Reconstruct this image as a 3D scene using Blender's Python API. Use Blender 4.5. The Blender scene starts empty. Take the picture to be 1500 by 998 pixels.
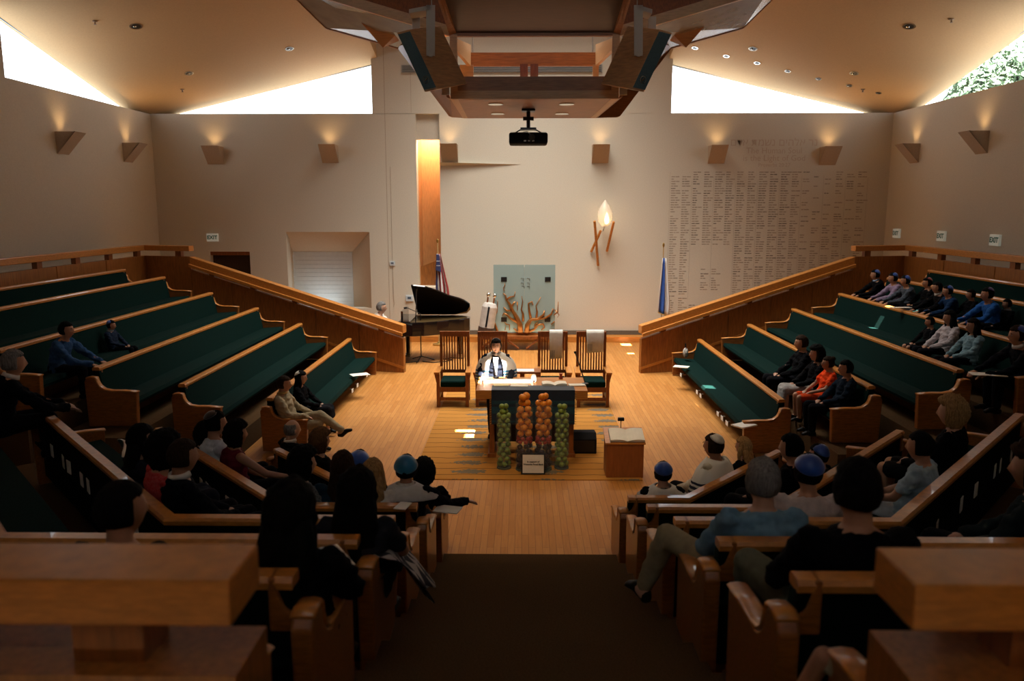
import bpy, bmesh, math, random
from mathutils import Vector, Matrix, Euler, noise
random.seed(7)
PI = math.pi
SC = bpy.context.scene
COL = SC.collection
# ------------------------------------------------------------------ camera
F = 1167.0
PITCH = math.atan((499 - 306) / F)
YAW = math.atan((765 - 750) / F)
EYE = Vector((0, 0, 3.6))
cam_d = bpy.data.cameras.new('camera')
cam = bpy.data.objects.new('camera', cam_d); COL.objects.link(cam)
cam.location = EYE
cam.rotation_euler = Euler((PI / 2 - PITCH, 0, YAW), 'XYZ')
cam_d.sensor_width = 36; cam_d.lens = 36 * F / 1500
cam_d.clip_start = 0.05; cam_d.clip_end = 300
cam_d.dof.use_dof = True; cam_d.dof.focus_distance = 11.5; cam_d.dof.aperture_fstop = 2.0
SC.camera = cam
RM = cam.rotation_euler.to_matrix()
def ray(px, py): return (RM @ Vector(((px - 750) / F, -(py - 499) / F, -1))).normalized()
def at_y(px, py, y): r = ray(px, py); return EYE + r * ((y - EYE.y) / r.y)
def at_z(px, py, z): r = ray(px, py); return EYE + r * ((z - EYE.z) / r.z)
def at_x(px, py, x): r = ray(px, py); return EYE + r * ((x - EYE.x) / r.x)
def at_plane(px, py, p, n): r = ray(px, py); return EYE + r * ((p - EYE).dot(n) / r.dot(n))
# ------------------------------------------------------------------ world, sun, large lights, exposure
SC.view_settings.view_transform = 'Standard'
SC.view_settings.look = 'None'
SC.view_settings.exposure = 0.12
SC.view_settings.gamma = 1.0
SC.view_settings.use_curve_mapping = False
W = bpy.data.worlds.new('world'); SC.world = W; W.use_nodes = True
bg = W.node_tree.nodes['Background']
bg.inputs[0].default_value = (0.90, 0.95, 1.0, 1); bg.inputs[1].default_value = 5.0
def lamp(name, kind, loc, energy, color=(1, 1, 1), rot=(0, 0, 0), **kw):
    d = bpy.data.lights.new(name, kind); d.energy = energy; d.color = color
    for k, v in kw.items(): setattr(d, k, v)
    o = bpy.data.objects.new(name, d); COL.objects.link(o); o.location = loc; o.rotation_euler = rot
    return o
def aim(o, target):
    o.rotation_euler = (Vector(target) - o.location).to_track_quat('-Z', 'Y').to_euler()
SUN_DIR = Vector((0.10, -0.55, 1.0)).normalized()          # towards the sun
sun = lamp('sun', 'SUN', (0, 0, 30), 105.0, (1.0, 0.96, 0.88), angle=0.004)
sun.rotation_euler = SUN_DIR.to_track_quat('Z', 'Y').to_euler()
# daylight falling through the roof lantern over the platform
lamp('roof_lantern_daylight', 'AREA', (0.1, 17.0, 10.0), 760, (1.0, 0.96, 0.88), (0, 0, 0), shape='RECTANGLE', size=5.0, size_y=6.4, spread=1.75)
# ------------------------------------------------------------------ materials
MATS = {}
def mat(name, col, rough=0.6, metal=0.0, var=0.0, scale=8.0, stretch=(1, 1, 1), bump=0.0, col2=None, spec=0.5, emit=None, estr=0.0, coat=0.0, sheen=0.0, coord='Object'):
    if name in MATS: return MATS[name]
    m = bpy.data.materials.new(name); m.use_nodes = True
    nt = m.node_tree; b = nt.nodes['Principled BSDF']
    b.inputs['Base Color'].default_value = (*col, 1)
    b.inputs['Roughness'].default_value = rough; b.inputs['Metallic'].default_value = metal
    b.inputs['Specular IOR Level'].default_value = spec
    b.inputs['Coat Weight'].default_value = coat
    b.inputs['Sheen Weight'].default_value = sheen
    if emit: b.inputs['Emission Color'].default_value = (*emit, 1); b.inputs['Emission Strength'].default_value = estr
    if var or bump or col2:
        tc = nt.nodes.new('ShaderNodeTexCoord'); mp = nt.nodes.new('ShaderNodeMapping'); nz = nt.nodes.new('ShaderNodeTexNoise')
        mp.inputs['Scale'].default_value = stretch
        nz.inputs['Scale'].default_value = scale; nz.inputs['Detail'].default_value = 6
        nt.links.new(tc.outputs[coord], mp.inputs[0]); nt.links.new(mp.outputs[0], nz.inputs['Vector'])
        if var or col2:
            cr = nt.nodes.new('ShaderNodeValToRGB')
            c2 = col2 or tuple(max(0, c * (1 + var)) for c in col)
            c1 = col if col2 else tuple(c * (1 - var) for c in col)
            cr.color_ramp.elements[0].position = 0.3; cr.color_ramp.elements[1].position = 0.7
            cr.color_ramp.elements[0].color = (*c1, 1); cr.color_ramp.elements[1].color = (*c2, 1)
            nt.links.new(nz.outputs[0], cr.inputs[0]); nt.links.new(cr.outputs[0], b.inputs['Base Color'])
        if bump:
            bp = nt.nodes.new('ShaderNodeBump'); bp.inputs['Strength'].default_value = bump; bp.inputs['Distance'].default_value = 0.01
            nt.links.new(nz.outputs[0], bp.inputs['Height']); nt.links.new(bp.outputs[0], b.inputs['Normal'])
    MATS[name] = m
    return m
PLASTER = mat('plaster', (0.605, 0.555, 0.46), 0.9, var=0.05, scale=40, bump=0.15, spec=0.2)
CEILM = mat('ceiling_plaster', (0.52, 0.355, 0.19), 0.85, var=0.04, scale=30, bump=0.1, spec=0.2)
PEWW = mat('pew_oak', (0.26, 0.085, 0.016), 0.35, var=0.3, scale=6, stretch=(2, 12, 12), coat=0.25)
RAILW = mat('rail_oak', (0.50, 0.19, 0.033), 0.36, var=0.2, scale=6, stretch=(3, 3, 14), coat=0.25)
PANELW = mat('panel_oak', (0.30, 0.105, 0.020), 0.42, var=0.28, scale=5, stretch=(9, 9, 1), coat=0.1)
CHERRY = mat('cherry_wood', (0.24, 0.07, 0.013), 0.4, var=0.28, scale=7, stretch=(8, 8, 1))
HONEY = mat('honey_wood', (0.52, 0.20, 0.036), 0.4, var=0.2, scale=5, stretch=(1, 9, 9))
CANW = mat('canopy_wood', (0.34, 0.145, 0.05), 0.45, var=0.22, scale=6, stretch=(1, 9, 9))
CANL = mat('canopy_edge_wood', (0.60, 0.37, 0.18), 0.45, var=0.12, scale=7, stretch=(1, 9, 9))
GREEN = mat('green_upholstery', (0.0012, 0.0135, 0.0110), 0.9, var=0.3, scale=60, bump=0.1, spec=0.08)
DARKBACK = mat('pew_rear_cloth', (0.0015, 0.004, 0.0035), 0.9, var=0.2, scale=40, spec=0.06)
CARPET = mat('stair_carpet', (0.085, 0.046, 0.020), 1.0, var=0.35, scale=120, bump=0.4, spec=0.05)
BLACK = mat('black_paint', (0.006, 0.006, 0.007), 0.35)
PIANOB = mat('piano_lacquer', (0.004, 0.004, 0.006), 0.12, coat=0.6)
BLKCL = mat('black_cloth', (0.006, 0.007, 0.010), 0.85, var=0.2, scale=30, spec=0.2)
STEEL = mat('grey_metal', (0.42, 0.40, 0.36), 0.4, metal=0.6, var=0.08, scale=20)
CHROME = mat('chrome', (0.7, 0.68, 0.64), 0.15, metal=1.0)
PAPER = mat('white_paper', (0.78, 0.74, 0.66), 0.8, var=0.04, scale=12)
CREAM = mat('cream_paper', (0.72, 0.62, 0.36), 0.8, var=0.05, scale=12)
INK = mat('dark_ink', (0.02, 0.02, 0.02), 0.7)
WHITECL = mat('white_cloth', (0.74, 0.70, 0.62), 0.85, var=0.06, scale=20, bump=0.2, spec=0.2)
def glass_mat(name, col, rough, mixv):
    m = bpy.data.materials.new(name); m.use_nodes = True; nt = m.node_tree
    for n in list(nt.nodes): nt.nodes.remove(n)
    o = nt.nodes.new('ShaderNodeOutputMaterial'); mx = nt.nodes.new('ShaderNodeMixShader'); t = nt.nodes.new('ShaderNodeBsdfTransparent'); g = nt.nodes.new('ShaderNodeBsdfPrincipled')
    t.inputs[0].default_value = (*col, 1); g.inputs['Base Color'].default_value = (*col, 1); g.inputs['Roughness'].default_value = rough
    mx.inputs[0].default_value = mixv
    nt.links.new(t.outputs[0], mx.inputs[1]); nt.links.new(g.outputs[0], mx.inputs[2]); nt.links.new(mx.outputs[0], o.inputs[0])
    return m
GLASS = glass_mat('window_glass', (0.95, 0.98, 1.0), 0.05, 0.04)
VASEG = glass_mat('vase_glass', (0.96, 0.98, 0.97), 0.05, 0.04)
ARKG = glass_mat('etched_glass', (0.44, 0.56, 0.55), 0.35, 0.55)
# ------------------------------------------------------------------ mesh helpers
class MB:
    def __init__(s): s.v = []; s.f = []
    def add(s, vs, fs):
        o = len(s.v); s.v += [tuple(p) for p in vs]; s.f += [tuple(i + o for i in f) for f in fs]; return s
    def hexa(s, a, b):                                   # two quads with matching corners
        return s.add(list(a) + list(b), [(3, 2, 1, 0), (4, 5, 6, 7), (0, 1, 5, 4), (1, 2, 6, 5), (2, 3, 7, 6), (3, 0, 4, 7)])
    def box(s, c, d, rz=0.0, M=None):
        x, y, z = (k / 2 for k in d); R = Matrix.Rotation(rz, 3, 'Z') if M is None else M; c = Vector(c)
        q = lambda zz: [c + R @ Vector((a, b, zz)) for a, b in ((-x, -y), (x, -y), (x, y), (-x, y))]
        return s.hexa(q(-z), q(z))
    def bb(s, x0, x1, y0, y1, z0, z1): return s.box(((x0 + x1) / 2, (y0 + y1) / 2, (z0 + z1) / 2), (x1 - x0, y1 - y0, z1 - z0))
    def prism(s, poly, off):                             # 3D polygon extruded by a vector
        n = len(poly); a = [Vector(p) for p in poly]; off = Vector(off)
        return s.add(a + [p + off for p in a], [tuple(range(n))[::-1], tuple(range(n, 2 * n))] + [(i, (i + 1) % n, n + (i + 1) % n, n + i) for i in range(n)])
    def tube(s, pts, rad, n=10, flat=None):
        pts = [Vector(p) for p in pts]; k = len(pts)
        if not isinstance(rad, (list, tuple)): rad = [rad] * k
        vs = []; up = None
        for i, p in enumerate(pts):
            t = (pts[min(i + 1, k - 1)] - pts[max(i - 1, 0)]).normalized()
            if up is None: up = Vector((0, 0, 1)) if abs(t.z) < 0.9 else Vector((0, 1, 0))
            a = t.cross(up).normalized(); b = a.cross(t).normalized(); up = b
            r = rad[i]; ra, rb = r if isinstance(r, tuple) else (r, r)
            vs += [p + a * math.cos(2 * PI * j / n) * ra + b * math.sin(2 * PI * j / n) * rb for j in range(n)]
        fs = [(i * n + j, i * n + (j + 1) % n, (i + 1) * n + (j + 1) % n, (i + 1) * n + j) for i in range(k - 1) for j in range(n)]
        fs += [tuple(range(n))[::-1], tuple(range((k - 1) * n, k * n))]
        return s.add(vs, fs)
    def lathe(s, prof, n=20, c=(0, 0, 0)):
        c = Vector(c); vs = []; k = len(prof)
        for r, z in prof: vs += [c + Vector((r * math.cos(2 * PI * j / n), r * math.sin(2 * PI * j / n), z)) for j in range(n)]
        fs = [(i * n + j, i * n + (j + 1) % n, (i + 1) * n + (j + 1) % n, (i + 1) * n + j) for i in range(k - 1) for j in range(n)]
        fs += [tuple(range(n))[::-1], tuple(range((k - 1) * n, k * n))]
        return s.add(vs, fs)
    def ball(s, c, r, n=10, m=7):
        c = Vector(c); r = Vector(r) if not isinstance(r, (int, float)) else Vector((r, r, r))
        vs = [c + Vector((0, 0, r.z))]
        for i in range(1, m):
            t = PI * i / m
            vs += [c + Vector((r.x * math.sin(t) * math.cos(2 * PI * j / n), r.y * math.sin(t) * math.sin(2 * PI * j / n), r.z * math.cos(t))) for j in range(n)]
        vs.append(c - Vector((0, 0, r.z))); e = len(vs) - 1
        fs = [(0, 1 + j, 1 + (j + 1) % n) for j in range(n)]
        fs += [(1 + i * n + j, 1 + (i + 1) * n + j, 1 + (i + 1) * n + (j + 1) % n, 1 + i * n + (j + 1) % n) for i in range(m - 2) for j in range(n)]
        fs += [(e, 1 + (m - 2) * n + (j + 1) % n, 1 + (m - 2) * n + j) for j in range(n)]
        return s.add(vs, fs)
    def mesh(s, name, m=None, smooth=False):
        me = bpy.data.meshes.new(name); me.from_pydata(s.v, [], s.f)
        bm = bmesh.new(); bm.from_mesh(me); bmesh.ops.recalc_face_normals(bm, faces=bm.faces); bm.to_mesh(me); bm.free()
        if m: me.materials.append(m)
        if smooth: me.polygons.foreach_set('use_smooth', [True] * len(me.polygons))
        return me
    def build(s, name, m, parent=None, smooth=False, bevel=0.0):
        return link(name, s.mesh(name, m, smooth), parent, bevel)
def link(name, me, parent=None, bevel=0.0):
    o = bpy.data.objects.new(name, me); COL.objects.link(o); o.parent = parent
    if bevel:
        b = o.modifiers.new('bevel', 'BEVEL'); b.width = bevel; b.segments = 2; b.limit_method = 'ANGLE'
    return o
def tag(o, label, cat, group=None):
    o['label'] = label; o['category'] = cat
    if group: o['group'] = group
    return o
def thing(name, label, cat, loc=(0, 0, 0), rz=0.0, group=None):
    o = bpy.data.objects.new(name, None); COL.objects.link(o); o.location = loc; o.rotation_euler = (0, 0, rz)
    o.empty_display_size = 0.1
    return tag(o, label, cat, group)
def struct(o, label=None):
    o['kind'] = 'structure'
    if label: o['label'] = label
    return o
def copy_tree(o, parent=None):
    c = o.copy(); COL.objects.link(c); c.parent = parent
    for ch in [x for x in KIDS.get(o.name, [])]: copy_tree(ch, c)
    return c
KIDS = {}
def kids_index():
    KIDS.clear()
    for o in bpy.data.objects:
        if o.parent: KIDS.setdefault(o.parent.name, []).append(o)
def text_mesh(body, size, m, name='lettering', spacing=1.0, bold=0.0):
    cu = bpy.data.curves.new(name, 'FONT'); cu.body = body; cu.size = size; cu.align_x = 'CENTER'; cu.align_y = 'CENTER'; cu.extrude = 0.001; cu.resolution_u = 2; cu.offset = bold * size; cu.space_character = spacing
    t = bpy.data.objects.new(name, cu); COL.objects.link(t)
    dg = bpy.context.evaluated_depsgraph_get(); me = bpy.data.meshes.new_from_object(t.evaluated_get(dg))
    bpy.data.objects.remove(t); me.name = name; me.materials.clear(); me.materials.append(m)
    return me
def sweep(mb, path, prof, side=1):
    """profile [(u,z)] swept with mitres along a plan polyline; u is measured to the side the seat faces"""
    P = [Vector((p[0], p[1])) for p in path]; k = len(P); n = len(prof); vs = []
    T = [(P[i + 1] - P[i]).normalized() for i in range(k - 1)]
    N = [Vector((t.y, -t.x)) * side for t in T]
    for i in range(k):
        if i == 0: q = N[0]
        elif i == k - 1: q = N[-1]
        else: q = (N[i - 1] + N[i]) / (1 + N[i - 1].dot(N[i]))
        vs += [Vector((P[i].x + q.x * u, P[i].y + q.y * u, z)) for u, z in prof]
    fs = [(i * n + j, i * n + (j + 1) % n, (i + 1) * n + (j + 1) % n, (i + 1) * n + j) for i in range(k - 1) for j in range(n)]
    fs += [tuple(range(n))[::-1], tuple(range((k - 1) * n, k * n))]
    return mb.add(vs, fs)
# ------------------------------------------------------------------ procedural floor and rug
def nd(nt, kind, **kw):
    n = nt.nodes.new(kind)
    for k, v in kw.items(): setattr(n, k, v)
    return n
def mth(nt, op, a, b=None, c=None):
    n = nt.nodes.new('ShaderNodeMath'); n.operation = op
    for i, v in enumerate((a, b, c)):
        if v is None: continue
        if isinstance(v, (int, float)): n.inputs[i].default_value = v
        else: nt.links.new(v, n.inputs[i])
    return n.outputs[0]
def floor_mat():
    m = bpy.data.materials.new('maple_strip_floor'); m.use_nodes = True; nt = m.node_tree; b = nt.nodes['Principled BSDF']
    tc = nd(nt, 'ShaderNodeTexCoord'); mp = nd(nt, 'ShaderNodeMapping'); mp.inputs['Rotation'].default_value = (0, 0, PI / 2)
    br = nd(nt, 'ShaderNodeTexBrick'); br.offset = 0.37
    br.inputs['Color1'].default_value = (0.50, 0.20, 0.040, 1); br.inputs['Color2'].default_value = (0.60, 0.265, 0.065, 1); br.inputs['Mortar'].default_value = (0.20, 0.08, 0.02, 1)
    br.inputs['Scale'].default_value = 1.0; br.inputs['Brick Width'].default_value = 0.9; br.inputs['Row Height'].default_value = 0.075
    br.inputs['Mortar Size'].default_value = 0.0018; br.inputs['Bias'].default_value = 0.0
    nt.links.new(tc.outputs['Object'], mp.inputs[0]); nt.links.new(mp.outputs[0], br.inputs['Vector'])
    nz = nd(nt, 'ShaderNodeTexNoise'); nz.inputs['Scale'].default_value = 3; nz.inputs['Detail'].default_value = 5
    mp2 = nd(nt, 'ShaderNodeMapping'); mp2.inputs['Scale'].default_value = (14, 1.2, 1)
    nt.links.new(tc.outputs['Object'], mp2.inputs[0]); nt.links.new(mp2.outputs[0], nz.inputs['Vector'])
    mx = nd(nt, 'ShaderNodeMixRGB', blend_type='MULTIPLY'); mx.inputs[0].default_value = 0.35
    nt.links.new(br.outputs[0], mx.inputs[1]); nt.links.new(nz.outputs[0], mx.inputs[2]); nt.links.new(mx.outputs[0], b.inputs['Base Color'])
    b.inputs['Roughness'].default_value = 0.5; b.inputs['Specular IOR Level'].default_value = 0.3
    return m
def rug_mat():
    m = bpy.data.materials.new('patterned_rug'); m.use_nodes = True; nt = m.node_tree; b = nt.nodes['Principled BSDF']
    tc = nd(nt, 'ShaderNodeTexCoord'); nz = nd(nt, 'ShaderNodeTexNoise'); nz.inputs['Scale'].default_value = 2.2
    nt.links.new(tc.outputs['Object'], nz.inputs['Vector'])
    nf = nd(nt, 'ShaderNodeTexNoise'); nf.inputs['Scale'].default_value = 22; nf.inputs['Detail'].default_value = 4
    nt.links.new(tc.outputs['Object'], nf.inputs['Vector'])
    sp = nd(nt, 'ShaderNodeSeparateXYZ'); nt.links.new(tc.outputs['Object'], sp.inputs[0])
    x, y = sp.outputs[0], sp.outputs[1]
    yw = mth(nt, 'ADD', y, mth(nt, 'MULTIPLY', nz.outputs[0], 0.12))
    ln = mth(nt, 'LESS_THAN', mth(nt, 'FRACT', mth(nt, 'MULTIPLY', yw, 4.0)), 0.085)
    v = mth(nt, 'SUBTRACT', mth(nt, 'FRACT', mth(nt, 'MULTIPLY', y, 2.6)), 0.5)
    u = mth(nt, 'SUBTRACT', mth(nt, 'FRACT', mth(nt, 'ADD', mth(nt, 'MULTIPLY', x, 0.92), mth(nt, 'MULTIPLY', nz.outputs[0], 0.35))), 0.5)
    e = mth(nt, 'ADD', mth(nt, 'MULTIPLY', mth(nt, 'MULTIPLY', u, u), 16), mth(nt, 'MULTIPLY', mth(nt, 'MULTIPLY', v, v), 9))
    blob = mth(nt, 'LESS_THAN', mth(nt, 'ADD', e, mth(nt, 'MULTIPLY', nf.outputs[0], 2.2)), 1.62)
    m1 = nd(nt, 'ShaderNodeMixRGB'); m1.inputs[1].default_value = (0.40, 0.175, 0.035, 1); m1.inputs[2].default_value = (0.15, 0.12, 0.085, 1); nt.links.new(blob, m1.inputs[0])
    m2 = nd(nt, 'ShaderNodeMixRGB'); m2.inputs[2].default_value = (0.12, 0.055, 0.015, 1); nt.links.new(ln, m2.inputs[0]); nt.links.new(m1.outputs[0], m2.inputs[1])
    nt.links.new(m2.outputs[0], b.inputs['Base Color']); b.inputs['Roughness'].default_value = 0.95; b.inputs['Specular IOR Level'].default_value = 0.1
    return m
# ------------------------------------------------------------------ the room
YB = 21.9                                                 # back wall
XL = at_y(226, 250, YB).x; XR = at_y(1303, 250, YB).x
SILL = at_y(400, 167, YB).z
CS = 0.235                                                # pitch of the folded ceiling
YR = 12.0                                                 # the fold ends here
YREAR = -3.0
XF = 3.85                                                 # central bay
ZC = 10.3
FLOORM = floor_mat()
fl = struct(MB().bb(XL, XR, YREAR, YB, -0.25, 0).build('floor', FLOORM), 'golden maple strip floor in front of the platform')
def wall_cells(mb, us, zs, holes, put):
    us = sorted(set(us + [h[0] for h in holes] + [h[1] for h in holes])); zs = sorted(set(zs + [h[2] for h in holes] + [h[3] for h in holes]))
    for i in range(len(us) - 1):
        for j in range(len(zs) - 1):
            cu, cz = (us[i] + us[i + 1]) / 2, (zs[j] + zs[j + 1]) / 2
            if any(h[0] < cu < h[1] and h[2] < cz < h[3] for h in holes): continue
            put(us[i], us[i + 1], zs[j], zs[j + 1])
def bx(px): return at_y(px, 300, YB).x
def bz(py): return at_y(765, py, YB).z
niche = (bx(611), bx(645), bz(421), bz(166))
recess = (bx(417), bx(540), bz(452), bz(340))
doorh = (bx(303), bx(362), 0.3, bz(369))
WX0, WX1 = bx(549), bx(979)                               # inner ends of the back clerestories
mb = MB()
wall_cells(mb, [XL - 0.3, XR + 0.3], [0, SILL], [niche, recess, doorh], lambda a, b, c, d: mb.bb(a, b, YB, YB + 0.35, c, d))
mb.bb(WX0, WX1, YB, YB + 0.35, SILL, ZC)
wb = struct(mb.build('wall_back', PLASTER), 'cream plaster back wall with clerestory windows')
YS = at_x(4, 80, XL).y                                    # near end of the side clerestories
for nm, x0, x1 in (('wall_left', XL - 0.35, XL), ('wall_right', XR, XR + 0.35)):
    mb = MB().bb(x0, x1, YREAR, YB + 0.35, 0, SILL).bb(x0, x1, YREAR, YS, SILL, ZC)
    struct(mb.build(nm, PLASTER), 'cream plaster %s side wall with wedge sconces' % nm[5:])
mb = MB(); wall_cells(mb, [XL - .35, XR + .35], [0, ZC], [(-2.6, 2.6, 8.0, 9.0)], lambda a, b, c, d: mb.bb(a, b, YREAR - .3, YREAR, c, d))  # opening for the added fill window
struct(mb.build('wall_rear', PLASTER), 'cream plaster rear wall behind the last pews')
# niche, splayed recess, door
nx0, nx1, nz0, nz1 = niche
NICHEW = mat('niche_wood', (0.55, 0.27, 0.10), 0.5, var=0.15, scale=5, stretch=(8, 8, 1))
mb = MB().bb(nx0 - 0.1, nx1 + 0.9, YB + 1.1, YB + 1.16, nz0 - 0.1, nz1).bb(nx0 - 0.06, nx0, YB + 0.35, YB + 1.1, nz0 - 0.1, nz1).bb(nx1, nx1 + 0.06, YB + 0.35, YB + 1.1, nz0 - .1, nz1)
n1 = struct(mb.build('trim_1', NICHEW), 'tall wood lined wall niche lit from above')
MB().bb(nx0, nx1, YB + 0.3, YB + 1.1, nz0 - 0.06, nz0).build('niche_sill', PLASTER, n1)
MB().bb(nx0, nx1, YB + 0.12, YB + 0.2, bz(204), nz1).build('niche_header', PLASTER, n1)
MB().bb(nx0, nx1, YB + 0.3, YB + 1.1, nz1, nz1 + .06).build('niche_top', PLASTER, n1)
MB().hexa([(nx0, YB + .55, nz0), (nx1, YB + .55, nz0), (nx1, YB + .6, nz0), (nx0, YB + .6, nz0)], [(nx0, YB + .55, bz(393)), (nx1, YB + .55, bz(380)), (nx1, YB + .6, bz(380)), (nx0, YB + .6, bz(393))]).build('niche_panel', PANELW, n1)
lamp('niche_lamp', 'AREA', ((nx0 + nx1) / 2, YB + 0.65, nz1 - 0.06), 95, (1, 0.84, 0.62), size=0.4)
a0, a1, c0, c1 = recess
ox0, ox1, oz1 = at_y(429, 370, YB + 0.9).x, at_y(516, 370, YB + 0.9).x, at_y(470, 369, YB + 0.9).z
oz0 = c0 - 0.15
O = [(a0, YB, c0), (a1, YB, c0), (a1, YB, c1), (a0, YB, c1)]; I = [(ox0, YB + .9, oz0), (ox1, YB + .9, oz0), (ox1, YB + .9, oz1), (ox0, YB + .9, oz1)]
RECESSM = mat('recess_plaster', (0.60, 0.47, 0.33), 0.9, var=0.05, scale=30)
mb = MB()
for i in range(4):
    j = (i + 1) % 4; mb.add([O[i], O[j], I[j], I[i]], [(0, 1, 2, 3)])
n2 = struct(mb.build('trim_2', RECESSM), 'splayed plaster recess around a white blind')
mb = MB(); k = 14
for i in range(k):
    z0 = oz0 + (oz1 - oz0) * i / k; mb.bb(ox0, ox1, YB + .885, YB + .90 + 0.01 * (i % 2), z0 + .004, oz0 + (oz1 - oz0) * (i + 1) / k)
mb.bb(ox0, ox1, YB + .91, YB + .95, oz0, oz1)
mb.build('window_blind', mat('white_blind', (0.72, 0.76, 0.76), 0.7, var=0.03, scale=10), n2)
lamp('recess_fill', 'AREA', ((ox0 + ox1) / 2, YB + .45, c0 + .06), 3, (.85, .95, 1), (PI - 0.5, 0, 0), size=.9)  # added lamp inside the recess, brightens the blind
dr = struct(MB().bb(doorh[0], doorh[1], YB + .22, YB + .28, doorh[2], doorh[3]).build('door_1', mat('dark_door', (0.035, 0.014, 0.006), 0.4, var=0.3, scale=6, stretch=(8, 8, 1))), 'dark wooden exit door behind the left balustrade')
MB().bb(doorh[0], doorh[1], YB + .04, YB + .22, doorh[3] - .1, doorh[3]).build('door_frame', CHERRY, dr)
# folded ceiling, with slots added out of view to shape the sun patches
def cz(x, y): return SILL + CS * (min(x - XL, XR - x) + (YB - max(y, YR)))
bmc = bmesh.new()
def poly(ps): bmc.faces.new([bmc.verts.new(p) for p in ps])
e = 0.4
for s, xa, xb in ((-1, XL - e, -XF), (1, XF, XR + e)):
    poly([(xa, YB + e, cz(xa, YB + e)), (xb, YB + e, cz(xb, YB + e)), (xb, YR, cz(xb, YR)), (xa, YR, cz(xa, YR))])
    poly([(xa, YR, cz(xa, YR)), (xb, YR, cz(xb, YR)), (xb, YREAR, cz(xb, YREAR)), (xa, YREAR, cz(xa, YREAR))])
    xi = xb if s < 0 else xa
    poly([(xi, YB + e, cz(xi, YB + e)), (xi, YB + e, ZC), (xi, YREAR, ZC), (xi, YREAR, cz(xi, YREAR)), (xi, YR, cz(xi, YR))])
poly([(-XF, YB + e, ZC), (XF, YB + e, ZC), (XF, YREAR, ZC), (-XF, YREAR, ZC)])
# sun patches (where they land, half sizes): each is cut back along the sun to its own slot in the roof
tab = at_z(724, 560, 1.03)
PATCH = [(at_z(735, 557, 1.05), 0.50, 0.10), (at_z(727, 530, 1.28), 0.15, 0.09), (at_z(692, 632, 0.0), 0.27, 0.07), (at_z(917, 505, 0.0), 0.13, 0.16), (at_z(924, 518, 0), 0.08, 0.08),
         (at_z(981, 581, 0), 0.14, 0.05), (at_z(1040, 561, 0.48), 0.10, 0.13), (at_x(1308, 478, 7.0), 0.42, 0.085), (at_x(1230, 488, 5.95), 0.05, 0.05)]
for P, hx, hy in PATCH:
    n1_ = SUN_DIR.cross(Vector((0, 1, 0))).normalized(); n2_ = SUN_DIR.cross(Vector((1, 0, 0))).normalized()
    pl = [(P + Vector((hx, 0, 0)), n1_), (P - Vector((hx, 0, 0)), n1_), (P + Vector((0, hy, 0)), n2_), (P - Vector((0, hy, 0)), n2_)]
    for co, no in pl: bmesh.ops.bisect_plane(bmc, geom=bmc.verts[:] + bmc.edges[:] + bmc.faces[:], plane_co=co, plane_no=no)
    dead = []
    for f in bmc.faces:
        d = f.calc_center_median() - P
        t = d - SUN_DIR * (d.z / SUN_DIR.z)
        if abs(t.x) < hx and abs(t.y) < hy: dead.append(f)
    bmesh.ops.delete(bmc, geom=dead, context='FACES')
me = bpy.data.meshes.new('ceiling'); bmc.to_mesh(me); bmc.free(); me.materials.append(CEILM)
struct(link('ceiling', me), 'folded tan plaster ceiling rising from the corners')
# clerestory windows, set back in the wall thickness
FRAME = mat('window_frame_metal', (0.10, 0.14, 0.18), 0.4, metal=0.5)
def window(n, poly_pts, lab, portal):
    g = struct(MB().add(poly_pts, [tuple(range(len(poly_pts)))]).build('window_%d' % n, GLASS), lab)
    fr = MB()
    for i in range(len(poly_pts)):
        a, b = Vector(poly_pts[i]), Vector(poly_pts[(i + 1) % len(poly_pts)])
        if (b - a).length > 0.05: fr.tube([a, b], 0.02, 6)
    fr.build('window_frame', FRAME, g)
    c, sx, sy, rot = portal
    l = lamp('window_daylight_%d' % n, 'AREA', c, 1, rot=rot, shape='RECTANGLE', size=sx, size_y=sy); l.data.cycles.is_portal = True
yo = YB + 0.34
for n, xa, xb, lab in ((1, XL, WX0, 'left triangular clerestory window in the back wall'), (2, XR, WX1, 'right triangular clerestory window in the back wall')):
    window(n, [(xa, yo, SILL), (xb, yo, SILL), (xb, yo, cz(xb, yo)), (xa, yo, SILL + .0)][:3] + [], lab, (((xa + xb) / 2, yo + .05, SILL + .75), abs(xb - xa), 1.6, (PI / 2, 0, 0)))
for n, x, lab, rz in ((3, XL - .34, 'triangular clerestory window over the left wall', -PI / 2), (4, XR + .34, 'triangular clerestory window over the right wall with trees outside', PI / 2)):
    window(n, [(x, YB, SILL), (x, YS, SILL), (x, YS, cz(x, YS))], lab, ((x + (.05 if x > 0 else -.05), (YB + YS) / 2, SILL + .7), YB - YS, 1.5, (PI / 2, 0, rz)))
window(5, [(-2.6, YREAR - .2, 8.0), (2.6, YREAR - .2, 8.0), (2.6, YREAR - .2, 9.0), (-2.6, YREAR - .2, 9.0)], 'added unseen fill window in the rear wall', ((0, YREAR - .25, 8.5), 5.2, 1.0, (-PI / 2, 0, 0)))  # window added behind the camera to fill the canopy front with daylight
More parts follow.
